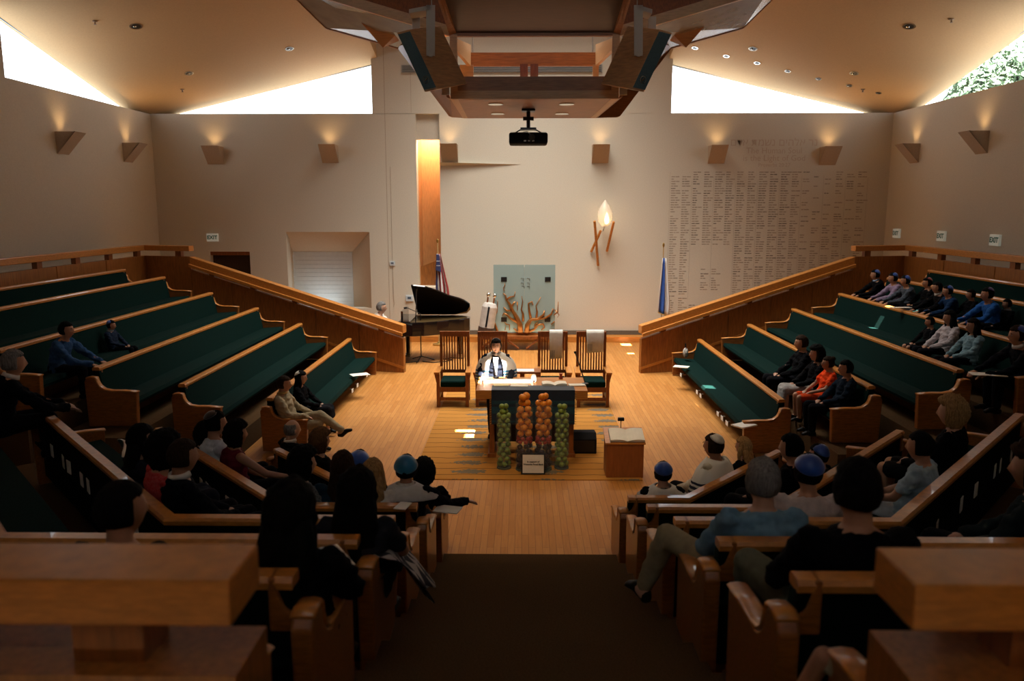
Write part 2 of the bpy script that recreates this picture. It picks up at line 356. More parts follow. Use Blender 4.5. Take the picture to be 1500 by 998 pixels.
# low ledge, baseboard, wall seams
struct(MB().bb(-3.2, 3.6, YB - .42, YB, 0, .15).build('trim_3', HONEY), 'low wooden ledge along the back wall')
struct(MB().bb(-3.2, 3.55, YB - .03, YB, .15, bz(484)).build('baseboard_back', mat('grey_base', (0.13, 0.105, 0.075), .7, var=.1, scale=20)), 'grey brown baseboard on the back wall')
SEAM = mat('wall_seam', (0.40, 0.31, 0.22), .9)
struct(MB().bb(bx(567) - .006, bx(567) + .006, YB - .004, YB, .5, ZC - .6).bb(bx(605) - .004, bx(605) + .004, YB - .004, YB, bz(165), ZC - .6).build('trim_4', SEAM), 'fine vertical joints in the plaster wall')
s0, s1 = at_y(645, 241, YB), at_y(765, 241, YB)
struct(MB().add([(s0.x, YB, s0.z + .05), (s1.x, YB, s1.z), (s0.x, YB - .16, s0.z + .05), (s0.x, YB, s0.z - .03)], [(0, 1, 2), (0, 2, 3), (1, 3, 2), (0, 3, 1)]).build('trim_5', PLASTER), 'tapering plaster ledge under the wall sconce')
v = at_y(588, 101, YB)
vt = thing('air_vent', 'long grey air vent high on the back wall above the canopy', 'vent', (v.x, YB - .02, v.z))
MB().bb(0, 5.3, -.02, .02, -.1, .1).build('vent_frame', STEEL, vt)
for i in range(4): MB().bb(.03, 5.27, -.035, -.02, -.085 + i * .045, -.06 + i * .045).build('slat', mat('vent_grey', (.16, .16, .15), .6), vt)
# rug on the platform
rl = at_z(603, 703, 0); 
tag(MB().bb(rl.x, 1.62, rl.y, 16.6, 0, .012).build('platform_rug', rug_mat()), 'tan rug with dark wavy lines and grey patches under the reading table', 'rug')
# stairs and seating tiers
ROWD = [7.46 - 1.15 * k for k in range(6)]; ROWZ = [.35 * k for k in range(6)]
AL, AR = -.80, .97
WA = math.radians(42)
CORL = [-1.5, -2.0, -2.42, -2.82, -3.25, -3.7]; WLEN = [2.15, 3.2, 3.95, 4.3, 4.3, 4.0]
def row_path(k, s):
    if s < 0: c = (CORL[k], ROWD[k]); a = (AL, ROWD[k]); w = (c[0] - math.sin(WA) * WLEN[k], c[1] + math.cos(WA) * WLEN[k]); return [a, c, w]
    c = (-CORL[k] + .12, ROWD[k]); a = (AR, ROWD[k]); w = (c[0] + math.sin(WA) * WLEN[k], c[1] + math.cos(WA) * WLEN[k]); return [a, c, w]
mb = MB()
st = struct(bpy.data.objects.new('stairs', None), 'brown carpeted aisle stairs between the pews'); COL.objects.link(st)
for i in range(1, 13):
    y1 = 7.55 - .575 * (i - 1); MB().bb(AL - .02, AR + .02, y1 - .575 if i < 12 else YREAR, y1, 0 if i < 2 else .175 * (i - 1) - .02, .175 * i).build('step', CARPET, st)
TIERM = CARPET
for k in range(1, 6):
    for s in (-1, 1):
        p = row_path(k, s); d = Vector((p[2][0] - p[1][0], p[2][1] - p[1][1])).normalized(); p[2] = (p[2][0] + d.x * .9, p[2][1] + d.y * .9)
        if k == 5: p = [(AL if s < 0 else AR, ROWD[k]), (s * 9.6, ROWD[k])]
        back = -.46 if k < 5 else -(ROWD[5] - YREAR)
        struct(sweep(MB(), p, [(back, 0), (.69, 0), (.69, ROWZ[k]), (back, ROWZ[k])], -1 * s if s < 0 else -1).build('floor_tier', TIERM) if s > 0 else sweep(MB(), p, [(back, 0), (.69, 0), (.69, ROWZ[k]), (back, ROWZ[k])], 1).build('floor_tier', TIERM))
SX = [3.77, 4.83, 5.76, 6.74, 7.75, 8.6]; SZ = [0, .33, .67, 1.0, 1.34, 1.5]; SN = [11.45, 10.9, 10.4, 9.9, 9.4, 8.9]; SFAR = 17.15
for s in (-1, 1):
    for i in range(1, 6):
        x0 = SX[i] - .62; x1 = SX[i + 1] - .62 if i < 5 else 10.0
        a, b = sorted((s * x0, s * x1))
        struct(MB().bb(a + .05, b + .05, SN[i] - .5, SFAR + .1 + .2 * i, 0, SZ[i]).build('floor_tier', TIERM))
# ------------------------------------------------------------------ balustrades
def slab(mb, p0, p1, b0, t0, b1, t1, th, off=0.0):
    """upright slab between two plan points with its own bottom and top heights at both ends"""
    a, b = Vector((p0[0], p0[1])), Vector((p1[0], p1[1])); t = (b - a).normalized(); n = Vector((-t.y, t.x)) * th / 2; o = Vector((-t.y, t.x)) * off
    q = lambda p, z, s: (p.x + o.x + n.x * s, p.y + o.y + n.y * s, z)
    return mb.hexa([q(a, b0, -1), q(b, b1, -1), q(b, b1, 1), q(a, b0, 1)], [q(a, t0, -1), q(b, t1, -1), q(b, t1, 1), q(a, t0, 1)])
for s, side in ((-1, 'left'), (1, 'right')):
    A = at_y(593 if s < 0 else 937, 545, 17.4); B = at_y(281 if s < 0 else 1249, 376, 18.6)
    ax, bx_ = A.x, B.x
    zA, zB = at_y(593, 476, 17.4).z, B.z
    C = (s * 9.05, 19.0)
    t = thing('stair_balustrade', 'sloping oak balustrade with handrail descending beside the %s pews' % side, 'railing', (0, 0, 0))
    g = .12; hb = .18
    lerp = lambda u: (ax + (bx_ - ax) * u, 17.4 + 1.2 * u); zl = lambda u: zA + (zB - zA) * u
    N = 5
    for i in range(N):
        u0, u1 = i / N + (.0015 if i else 0), (i + 1) / N - .0015
        slab(MB(), lerp(u0), lerp(u1), 0, zl(u0) - hb - g, 0, zl(u1) - hb - g, .12).build('panel', PANELW, t)
    slab(MB(), lerp(-.004), lerp(1), zA - hb, zA, zB - hb, zB, .20).build('handrail', RAILW, t, bevel=.012)
    slab(MB(), lerp(-.002), lerp(1), zA - hb - .055, zA - hb + .02, zB - hb - .055, zB - hb + .02, .06, .13 if s < 0 else -.13).build('grip_rail', RAILW, t, bevel=.01)
    for u in (.1, .3, .5, .7, .9): slab(MB(), lerp(u - .012), lerp(u + .012), zl(u) - hb - g - .03, zl(u) - hb + .01, zl(u) - hb - g, zl(u) - hb + .01, .09).build('block', CHERRY, t)
    slab(MB(), lerp(0), lerp(1), .08, .14, zB - 1.0, zB - .94, .14).build('base_moulding', RAILW, t)
    # level balustrade around the top tier
    zt = at_y(213 if s < 0 else 1317, 359, 19.0).z
    t = thing('gallery_balustrade', 'level oak balustrade on blocks along the %s wall walkway' % side, 'railing')
    pts = [(bx_, 18.6), C, (C[0], 6.0)]
    for (p0, p1, n) in ((pts[0], pts[1], 1), (pts[1], pts[2], 7)):
        for i in range(n):
            q = lambda u: (p0[0] + (p1[0] - p0[0]) * u, p0[1] + (p1[1] - p0[1]) * u)
            slab(MB(), q(i / n + .001), q((i + 1) / n - .001), 0, zt - .25, 0, zt - .25, .12).build('panel', PANELW, t)
        slab(MB(), p0, p1, zt - .125, zt, zt - .125, zt, .17).build('top_rail', RAILW, t, bevel=.012)
        L = math.dist(p0, p1); m = max(1, round(L / 1.25))
        for i in range(m):
            u = (i + .25) / m; slab(MB(), q(u - .08 / L), q(u + .08 / L), zt - .26, zt - .12, zt - .26, zt - .12, .10).build('block', CHERRY, t)
    # the balustrade close to the camera, behind the last pews
    xa, xb = (-4.2, -.71) if s < 0 else (.945, 4.4)
    t = thing('rear_balustrade', 'thick oak balustrade beam in the near %s foreground' % side, 'railing')
    MB().bb(xa, xb, 1.80, 2.02, 2.59, 2.71).build('top_rail', RAILW, t, bevel=.006)
    MB().bb(xa, xb + .01 * (s < 0), 1.78, 2.02, 1.6, 2.47).build('panel', PANELW, t)
    for i in range(4):
        cx = (xb - .33 - i * .95) if s < 0 else (xa + .36 + i * .95)
        MB().bb(cx - .09, cx + .09, 1.84, 1.98, 2.47, 2.59).build('block', CHERRY, t)
# ------------------------------------------------------------------ pews
def end_panel_profile():
    pts = [(-.10, .02), (.56, .02), (.58, .50), (.22, .50)]
    for i in range(7):
        a = i / 6 * PI / 2; pts.append((.22 - .17 * math.sin(a) + .0, .50 + .15 * (1 - math.cos(a))))
    return pts + [(.03, .68), (-.02, .70), (-.08, .69), (-.115, .64)]
EPP = end_panel_profile()
CARDS = []
def pew(path, z, side, label, ends=(True, True), rack=True, cards=0, inset=.07, backless=False):
    t = thing('pew', label, 'pew', (path[0][0], path[0][1], z), 0, 'green upholstered pews')
    P = [(p[0] - path[0][0], p[1] - path[0][1]) for p in path]
    Pi = list(P)
    for e_, i, j in ((0, 0, 1), (1, -1, -2)):
        d = (Vector(P[j]) - Vector(P[i])).normalized() * inset; Pi[i] = (P[i][0] + d.x, P[i][1] + d.y)
    if backless:                                         # the last bench leans on the balustrade behind it
        sweep(MB(), Pi, [(.33, .37), (.54, .36), (.555, .40), (.53, .45), (.33, .44)], side).build('seat', GREEN, t)
        sweep(MB(), Pi, [(.36, 0), (.42, 0), (.42, .37), (.36, .37)], side).build('base', CHERRY, t)
        o = Vector((*P[0], 0)); tt = (Vector((*P[1], 0)) - o).normalized(); fwd = Vector((tt.y, -tt.x, 0)) * side
        a = MB().prism([o - tt * .02 + fwd * u + Vector((0, 0, zz)) for u, zz in [(.33, .02), (.56, .02), (.58, .50), (.33, .52)]], tt * .085).build('end_panel', PEWW, t, bevel=.012)
        MB().tube([o + tt * .022 + fwd * u + Vector((0, 0, zz)) for u, zz in [(.585, .495), (.5, .51), (.335, .53)]], [(.05, .014)] * 3, 8).build('arm_cap', RAILW, a, smooth=True)
        return t
    sweep(MB(), Pi, [(.09, .33), (.13, .36), (.05, .76), (-.005, .77), (-.005, .33)], side).build('backrest', GREEN, t)
    sweep(MB(), Pi, [(-.03, .12), (-.005, .12), (-.005, .775), (-.03, .775)], side).build('back_panel', DARKBACK, t)
    sweep(MB(), Pi, [(-.04, .77), (.055, .77), (.06, .80), (.045, .82), (-.03, .82), (-.045, .80)], side).build('top_rail', RAILW, t)
    sweep(MB(), Pi, [(.05, .32), (.54, .31), (.555, .35), (.53, .40), (.11, .37), (.05, .37)], side).build('seat', GREEN, t)
    sweep(MB(), Pi, [(.04, 0), (.10, 0), (.10, .33), (.04, .33)], side).build('base', CHERRY, t)
    if rack: sweep(MB(), Pi, [(-.10, .50), (-.085, .50), (-.085, .49), (-.03, .49), (-.03, .48), (-.10, .48)], side).build('book_rack', DARKBACK, t)
    for e_, i, j in ((0, 0, 1), (1, -1, -2)):
        if not ends[e_]: continue
        o = Vector((*P[i], 0)); tt = (Vector((*P[j], 0)) - o).normalized(); fwd = (Vector((tt.y, -tt.x, 0)) if e_ == 0 else Vector((-tt.y, tt.x, 0))) * side
        a = MB().prism([o - tt * .02 + fwd * u + Vector((0, 0, zz)) for u, zz in EPP], tt * .085).build('end_panel', PEWW, t, bevel=.012)
        MB().tube([o + tt * .022 + fwd * u + Vector((0, 0, zz)) for u, zz in [(.585, .495), (.4, .51), (.24, .51)] + [(.22 - .17 * math.sin(q * PI / 2), .512 + .15 * (1 - math.cos(q * PI / 2))) for q in (.3, .6, .85)] + [(.04, .69), (-.03, .70), (-.09, .685)]], [(.05, .014)] * 9, 8).build('arm_cap', RAILW, a, smooth=True)
        sc = [(0.0, .66), (.02, .66), (.075, .70), (.10, .77), (.105, .82), (.135, .82), (.135, .60), (0, .60)]
        MB().prism([o + tt * (w + .03) - fwd * .045 + Vector((0, 0, zz)) for w, zz in sc], fwd * .10).build('scroll', PEWW, t, bevel=.01)
    if cards: CARDS.append((path, z, side, cards))
    return t
names_row = ['front', 'second', 'third', 'fourth', 'fifth', 'sixth']
for k in range(6):
    for s in (-1, 1):
        p = row_path(k, s)
        if k == 5: p = p[:2]; p[1] = (s * 3.2, p[1][1])
        # paths start at the aisle; the seat faces away from the camera
        pew(p, ROWZ[k], 1 if s < 0 else -1, '%s green angled pew %s of the aisle, counting from the platform' % (names_row[k], 'left' if s < 0 else 'right'), (True, k in (0, 1, 2)), True, cards=(1 if k in (1, 2) else 0), backless=(k == 5))
for s in (-1, 1):
    for i in range(6):
        x = s * SX[i] + (.08 if s > 0 else 0)
        pew([(x, SN[i]), (x, SFAR)], SZ[i], 1 if s < 0 else -1, '%s green side pew towards the %s wall, counting from the floor' % (names_row[i], 'left' if s < 0 else 'right'), (True, True))
# cards left in the racks behind the angled pews, and papers under the front side pews
CARDM = mat('card_paper', (0.62, 0.58, 0.50), .8, var=.05, scale=20)
cn = 0
for path, z, side, nc in CARDS:
    a, b = Vector(path[1]), Vector(path[2]); d = (b - a).normalized(); n = Vector((d.y, -d.x)) * side
    L = (b - a).length
    for q in range(9):
        u = .45 + (L - .9) * (q // 2 + (q % 2) * .32) / 4.6
        if random.random() < .15: continue
        p = a + d * u - n * .093; c = MB().box((0, 0, .06), (.10, .006, .12), math.atan2(d.y, d.x) + random.uniform(-.15, .15)).build('prayer_card', CARDM)
        c.location = (p.x, p.y, z + .52); tag(c, 'small white card tucked in the rack behind the %s angled pew' % ('left' if path[2][0] < 0 else 'right'), 'card', 'cards in the %s pew racks' % ('left' if path[2][0] < 0 else 'right'))
for px, py in ((506, 589), (517, 577), (530, 558), (538, 555)): pass
def paper(px, py, z, w, h, rz, label, m=None, thick=.006, cat='paper', tilt=0.0, name='paper'):
    p = at_z(px, py, z); o = MB().box((0, 0, thick / 2), (w, h, thick)).build(name, m or PAPER); o.location = p; o.rotation_euler = (tilt, 0, rz); return tag(o, label, cat)
paper(527, 549, .455, .34, .24, .5, 'white paper left on the front seat of the left side pews')
paper(998, 538, .455, .30, .20, -.4, 'white booklet at the far end of the right front side pew', name='booklet', thick=.015)
paper(1090, 624, .455, .32, .22, .6, 'white booklet lying near the aisle end of the right front side pew', name='booklet', thick=.02)
for s in (-1, 1):
    for i, (px, py) in enumerate(((517, 589), (524, 577), (538, 557)) if s < 0 else ((997, 559), (1021, 577), (1026, 584), (1051, 615), (1057, 623), (1064, 634))):
        p = at_x(px, py, s * 3.77 - s * .56 + (.08 if s > 0 else 0)); c = MB().box((0, 0, 0), (.006, .14, .07)).build('seat_tag', PAPER); c.location = (p.x, p.y, max(p.z, .2))
        tag(c, 'white paper tag under the front seat edge of the %s side pews' % ('left' if s < 0 else 'right'), 'tag', 'tags under the %s front pew' % ('left' if s < 0 else 'right'))
        MB().box((0.0 + s * .03, 0, .03), (.05, .02, .01)).build('clip', STEEL, c)
p = at_x(1012, 533, 3.62); hb = thing('drawstring_bag', 'small black and white bag leaning on the right front pew back', 'bag', (p.x - .12, p.y, .46))
MB().ball((0, 0, .10), (.06, .10, .11)).build('bag_body', mat('bag_check', (.05, .05, .05), .8, col2=(.6, .58, .52), scale=25), hb, smooth=True)
MB().tube([(0, -.05, .18), (-.01, -.03, .30), (-.01, .03, .30), (0, .05, .18)], .008, 6).build('bag_strap', BLACK, hb)
# ------------------------------------------------------------------ wall sconces
SCM = mat('sconce_plaster', (0.46, 0.35, 0.25), .85, var=.05, scale=30)
def sconce(pos, rz, label):
    t = thing('wall_sconce', label, 'lamp', pos, rz, 'wedge wall sconces')          # local +Y points out from the wall
    w, h, d = .44, .46, .44
    MB().hexa([(-w / 2, d, h / 2), (w / 2, d, h / 2), (w / 2, d - .02, h / 2 + .01), (-w / 2, d - .02, h / 2 + .01)], [(-w / 2, .02, -h / 2), (w / 2, .02, -h / 2), (w / 2, 0, -h / 2), (-w / 2, 0, -h / 2)]).build('front_plate', SCM, t)
    for sx in (-1, 1): MB().prism([(sx * (w / 2 - .012), 0, h / 2), (sx * (w / 2 - .012), d, h / 2), (sx * (w / 2 - .012), .01, -h / 2)], (.012 * sx, 0, 0)).build('side_plate', SCM, t)
    b = MB().ball((0, .10, h / 2 - .14), .035).build('bulb', mat('warm_bulb', (1, .8, .5), .5, emit=(1, .62, .25), estr=12), t, smooth=True)
    l = lamp('sconce_light', 'SPOT', (0, .15, h / 2 - .1), 26, (1, .58, .24), spot_size=2.0, spot_blend=1.0, shadow_soft_size=.05); l.parent = t; l.rotation_euler = (PI - .25, 0, 0)
for i, (px, py, lab) in enumerate(((316, 228, 'back wall sconce nearest the left corner'), (484, 226, 'back wall sconce above the splayed recess'), (659, 225, 'back wall sconce just right of the tall niche'), (879, 226, 'back wall sconce right of the hanging projector'), (1049, 227, 'back wall sconce left of the inscription'), (1212, 229, 'back wall sconce right of the inscription'))):
    p = at_y(px, py, YB); sconce((p.x, YB, p.z), PI, 'beige wedge ' + lab)
for px, py, lab in ((90, 210, 'left wall sconce nearer the camera'), (186, 224, 'left wall sconce close to the corner')): p = at_x(px, py, XL); sconce((XL, p.y, p.z), -PI / 2, 'beige wedge ' + lab)
for px, py, lab in ((1341, 225, 'right wall sconce close to the corner'), (1440, 209, 'right wall sconce nearer the camera')): p = at_x(px, py, XR); sconce((XR, p.y, p.z), PI / 2, 'beige wedge ' + lab)
# ------------------------------------------------------------------ recessed ceiling lights
def ceil_hit(px, py):
    r = ray(px, py); s = -1 if px < 765 else 1
    # plane z = SILL + CS*(s-signed x + YB - y)
    a = CS * (r.x * (1 if s < 0 else -1)) - CS * r.y - r.z
    b = EYE.z - SILL - CS * ((EYE.x - XL) if s < 0 else (XR - EYE.x)) - CS * YB
    return EYE + r * (b / a), Vector((CS * (1 if s < 0 else -1), -CS, -1)).normalized()
proto = None
for px, py, r_, lab in ((199, 38, .13, 'left ceiling near the side window'), (277, 107, .11, 'left ceiling near the corner'), (424, 71, .11, 'left ceiling beside the canopy wing'), (1332, 38, .13, 'right ceiling near the side window'), (1103, 71, .11, 'right ceiling beside the canopy wing'), (1251, 107, .11, 'right ceiling near the corner'),
                        (1018, 70, .08, 'first of the small row, beside the canopy'), (1064, 82, .08, 'second of the small row on the right ceiling'), (1109, 92, .08, 'third of the small row on the right ceiling'), (1154, 104, .08, 'fourth of the small row on the right ceiling'), (1199, 115, .08, 'fifth of the small row on the right ceiling'), (1244, 125, .08, 'sixth of the small row on the right ceiling'), (1287, 136, .07, 'last of the small row by the right corner')):
    p, n = ceil_hit(px, py)
    t = thing('recessed_downlight', 'round recessed light, ' + lab, 'lamp', p, 0, 'recessed ceiling lights'); t.rotation_euler = (-n).to_track_quat('Z', 'Y').to_euler()
    MB().lathe([(r_ * .72, -.012), (r_, -.012), (r_, 0), (r_ * .72, 0)], 20).build('trim_ring', CHROME, t)
    MB().lathe([(.001, -.010), (r_ * .74, -.010), (r_ * .74, -.014), (.001, -.014)], 16).build('reflector', mat('lamp_well', (.02, .018, .015), .3), t)
    MB().ball((r_ * .2, 0, -.018), (r_ * .26, r_ * .26, .014)).build('bulb', CHROME, t)
for px, py in ((139, 31), (267, 131), (1394, 28), (1264, 131)):
    p, n = ceil_hit(px, py); t = thing('fire_sprinkler', 'tiny sprinkler head on the %s ceiling %s' % ('left' if px < 765 else 'right', 'near the window' if py < 60 else 'near the corner'), 'sprinkler', p)
    MB().lathe([(.05, 0), (.05, -.01), (.015, -.02), (.015, -.06), (.03, -.065), (.03, -.07)], 12).build('sprinkler_head', mat('sprinkler_bronze', (.2, .12, .06), .5), t)
# ------------------------------------------------------------------ exit signs, wall controls
EXG = mat('exit_green', (.01, .12, .06), .5); EXW = mat('exit_white', (.66, .66, .58), .5, emit=(.8, .85, .7), estr=.12)
def exit_sign(pos, rz, w, lab):
    t = thing('exit_sign', lab, 'sign', pos, rz, 'exit signs')
    MB().box((0, .03, 0), (w, .06, w * .68)).build('sign_box', EXW, t, bevel=.008)
    o = link('lettering', text_mesh('EXIT', w * .44, EXG, bold=.035), t); o.rotation_euler = (PI / 2, 0, PI); o.location = (0, .062, 0)
p = at_y(312, 348, YB); exit_sign((p.x, YB, p.z), PI, .31, 'green lettered exit sign on the back wall above the dark door')
for px, py, lab in ((1315, 342, 'farthest of the three exit signs on the right wall'), (1381, 346, 'middle exit sign of three on the right wall'), (1460, 352, 'nearest and largest exit sign on the right wall')):
    p = at_x(px, py, XR); exit_sign((XR, p.y, p.z), PI / 2, .34, lab)
for px, py, s_, lab in ((575, 386, .14, 'small grey wall box with a cord hanging below'), (600, 437, .2, 'pale wall thermostat left of the piano')):
    p = at_y(px, py, YB); t = thing('wall_control', lab, 'switch', (p.x, YB, p.z)); MB().box((0, -.02, 0), (s_, .04, s_ * .85)).build('housing', mat('control_plastic', (.55, .62, .66), .5), t, bevel=.006); MB().box((0, -.043, .01), (s_ * .5, .006, s_ * .3)).build('screen', mat('control_screen', (.06, .10, .16), .3), t)
    if s_ < .2: MB().tube([(0, -.01, -.06), (.01, -.012, -1.0), (.03, -.012, -1.1), (.0, -.012, -1.2)], .006, 5).build('cord', SEAM, t)
    if s_ < .2: MB().tube([(0, -.006, .06), (0, -.006, 2.6)], .005, 5).build('conduit', SEAM, t)
# ------------------------------------------------------------------ memorial inscription on the right part of the back wall
NAMEM = mat('engraved_grey', (.34, .285, .225), .9, var=.2, scale=3); NAMED = mat('engraved_dark', (.22, .19, .155), .9); CARVE = mat('carved_letters', (.52, .42, .325), .9)
p0 = at_y(982, 253, YB); p1 = at_y(1272, 253, YB); zb = at_y(1100, 470, YB).z
mem = thing('memorial_wall', 'inscription of many columns of names engraved on the right back wall', 'inscription', (p0.x, YB, p0.z))
ncol = 18; cw = (p1.x - p0.x) / ncol; rnd = random.Random(3)
mb, md = MB(), MB()
nl = int((p0.z - zb) / .062)
for c in range(ncol):
    top = 0 if c > 1 else -.12
    for r_ in range(nl):
        z = top - .062 * r_
        X = c * cw
        gx, gz = (X / (p1.x - p0.x)), -z
        if 2 <= c <= 5 and 1.95 < -z < 3.55 and not (3 <= c <= 4 and 2.55 < -z < 3.2 and rnd.random() < .8): continue
        if c >= 12 and rnd.random() < .42 and -z < 2.2: continue
        if rnd.random() < .05: continue
        w = cw * rnd.uniform(.35, .72); d = rnd.random() < .14
        xx = X + .03
        while xx < X + w:
            ww = rnd.uniform(.05, .13); (md if d else mb).add([(xx, -.003, z), (xx + ww, -.003, z), (xx + ww, -.003, z + .024), (xx, -.003, z + .024)], [(0, 1, 2, 3)]); xx += ww + .014
for c in range(0, ncol + 1, 2): mb.bb(c * cw - .003, c * cw + .001, -.003, -.001, -3.8 + rnd.uniform(0, .8), .03 - rnd.uniform(0, .4))
o = mb.build('engraved_names', NAMEM, mem); o['kind'] = 'stuff'; o = md.build('engraved_names', NAMED, mem); o['kind'] = 'stuff'
for py, sz, tx in ((209, .27, '\u05e0\u05e8 \u05d0\u05dc\u05d4\u05d9\u05dd \u05e0\u05e9\u05de\u05ea \u05d0\u05d3\u05dd'[::-1]), (221, .22, 'The Human Soul'), (232, .22, 'is the Light of God'), (242, .14, 'Proverbs 20:27')):
    p = at_y(1134, py, YB); o = link('lettering', text_mesh(tx, sz, CARVE), mem); o.rotation_euler = (PI / 2, 0, 0); o.location = (p.x - p0.x, -.004, p.z - p0.z)
# ------------------------------------------------------------------ eternal light
c = at_y(886, 325, YB - .45)
t = thing('eternal_light', 'glowing glass flame held by three wooden rods on the back wall', 'lamp', (c.x, c.y, c.z))
FLAMEG = mat('frosted_flame_glass', (.85, .82, .76), .25, emit=(1, .72, .42), estr=.35)
mb = MB()
mb.lathe([(.01, -.18), (.10, -.16), (.17, -.05), (.20, .08), (.19, .22), (.13, .36), (.05, .46), (.01, .52)], 14, (0, 0, .05))
mb.build('flame_glass', glass_mat('flame_glass', (.98, .95, .9), .2, .35), t, smooth=True)
MB().lathe([(.008, -.10), (.05, -.07), (.06, .02), (.035, .11), (.006, .2)], 12, (.05, 0, .04)).build('flame', mat('flame_glow', (1, .9, .7), .5, emit=(1, .66, .3), estr=9), t, smooth=True)
for (a, b), y0, y1 in ((((871, 324), (876, 389)), -.15, .40), (((899, 325), (889, 368)), -.05, .40), (((880, 338), (866, 369)), .1, .40)):
    A_ = at_y(*a, c.y + y0) - c; B_ = at_y(*b, c.y + y1) - c; MB().tube([A_, B_], .035, 8).build('rod', HONEY, t)
MB().tube([(0, 0, -.1), (0, .43, -.25)], .015, 6).build('wall_arm', STEEL, t)
l = lamp('eternal_light_lamp', 'POINT', (c.x + .03, c.y - .02, c.z + .06), 5, (1, .66, .35), shadow_soft_size=.05)
# ------------------------------------------------------------------ ark: glass doors on a table, torah scrolls
ya = 20.4
gl, gr_, gt, gb = at_y(723, 440, ya).x, at_y(813, 440, ya).x, at_y(765, 388, ya).z, at_y(765, 488, ya).z
ark = thing('ark', 'etched glass ark doors covered by a copper tree of branches', 'ark', ((gl + gr_) / 2, ya, 0))
w = gr_ - gl; hh = gt - gb
for sx in (-1, 1): MB().bb(min(sx * .008, sx * w / 2), max(sx * .008, sx * w / 2), -.012, .012, gb, gt).build('glass_door', ARKG, ark)
MB().bb(-w / 2, w / 2, .55, .60, gb, gt - .1).build('back_board', mat('ark_back', (.30, .32, .28), .8, var=.1, scale=4), ark)
MB().bb(-w / 2, w / 2, .0, .6, gb - .05, gb).build('ark_floor', HONEY, ark)
for cx_, cz_ in ((-.33, .79), (.38, .79), (-.33, .2), (.38, .2)): MB().bb(cx_ * w - .075, cx_ * w + .075, -.025, -.012, gb + cz_ * hh - .06, gb + cz_ * hh + .06).build('hinge_plate', BLACK, ark, bevel=.004)
COPPER = mat('copper_tree', (.30, .12, .03), .35, metal=.7, var=.25, scale=9)
tr = MB()
def zx(ax_, ay_): return ((ax_ - 603) / 700 * w, -.035, gb + (895 - ay_) / 760 * hh)
branches = [[(560, 895, .09), (555, 800, .075), (520, 720, .06), (470, 640, .045), (440, 570, .036), (400, 520, .028), (390, 470, .02), (360, 450, .012)],
            [(630, 895, .08), (640, 800, .065), (680, 740, .05), (760, 735, .04), (820, 690, .032), (835, 640, .018)],
            [(540, 780, .05), (450, 730, .034), (410, 690, .028), (370, 670, .022), (355, 700, .012)],
            [(400, 520, .024), (440, 490, .02), (490, 480, .016), (500, 430, .009)], [(375, 420, .012), (365, 390, .014), (385, 360, .012), (380, 340, .006)],
            [(450, 640, .03), (400, 640, .024), (365, 600, .012)], [(455, 600, .026), (490, 545, .02), (525, 545, .02), (525, 640, .012)], [(590, 760, .04), (590, 680, .03), (570, 630, .02), (585, 540, .014), (575, 480, .008)],
            [(680, 740, .04), (660, 640, .03), (650, 560, .022), (690, 540, .02), (705, 580, .012)], [(740, 730, .03), (750, 650, .024), (735, 590, .014), (790, 490, .008)], [(780, 735, .03), (850, 720, .03), (910, 680, .024), (930, 620, .018), (960, 640, .014)],
            [(640, 885, .05), (720, 850, .032), (760, 800, .03), (820, 790, .028), (835, 830, .022), (800, 860, .014)], [(720, 850, .028), (730, 800, .022), (760, 770, .012)], [(300, 890, .04), (280, 820, .03), (258, 760, .02)], [(520, 880, .028), (500, 850, .022), (480, 840, .012)],
            [(435, 860, .012), (435, 800, .016), (400, 795, .018), (380, 770, .012)], [(385, 860, .012), (390, 820, .008)], [(950, 860, .03), (905, 860, .026)], [(950, 760, .02), (910, 795, .016)], [(260, 700, .022), (290, 660, .018), (300, 560, .012), (300, 530, .006)],
            [(258, 700, .02), (215, 680, .016), (205, 620, .02), (240, 590, .012)], [(940, 690, .02), (985, 660, .02), (990, 540, .008)], [(960, 640, .016), (1000, 690, .012), (980, 720, .006)]]
for br_ in branches:
    b = MB().tube([zx(x, y) for x, y, r_ in br_], [(r_ * .95 * w / 1.6, .012) if 0 else r_ * .95 for x, y, r_ in br_], 7).build('branch', COPPER, ark, smooth=True)
for i, (ax_, ay_) in enumerate(((580, 295), (650, 295), (580, 345), (650, 345), (588, 382), (650, 382))):
    x, y, z = zx(ax_, ay_); MB().tube([(x - .04, y + .02, z + .03), (x + .03, y + .02, z + .03), (x + .03, y + .02, z - .03)], .009, 5).build('letter', mat('etched_letter', (.07, .09, .09) if i < 4 else (.5, .6, .58), .5), ark)
def torah(pos, tilt, m, label, scale=1.0):
    t = thing('torah_scroll', label, 'scroll', pos); t.rotation_euler = (0, tilt, 0); t.scale = (scale,) * 3
    MB().lathe([(.12, 0), (.17, .02), (.17, .60), (.13, .68), (.03, .70)], 18).build('mantle', m, t, smooth=False)
    MB().lathe([(.175, 0), (.18, .01), (.18, .13), (.172, .14)], 18).build('hem_band', mat('torah_hem', (.05, .025, .015), .7), t)
    for sx in (-1, 1): o = MB().tube([(sx * .07, 0, .68), (sx * .07, 0, .82)], .018, 8).build('roller', CHERRY, t); MB().ball((sx * .07, 0, .86), (.045, .045, .055)).build('finial', CHROME, o, smooth=True)
    MB().bb(-.03, .01, -.186, -.17, .16, .62).build('stripe', BLKCL, t)
    return t
p = at_y(713, 488, ya - .1); torah((p.x - .03, ya - .1, p.z), .16, mat('torah_white', (.5, .46, .42), .8, var=.15, scale=8, bump=.3), 'white mantled torah scroll leaning left of the glass ark', 1.15)
p = at_y(795, 478, ya + .3); tt_ = torah((p.x, ya + .3, gb), 0, mat('torah_blue', (.06, .13, .15), .8, var=.2, scale=8), 'blue mantled torah scroll with a crown behind the ark glass', 1.25)
mb = MB()
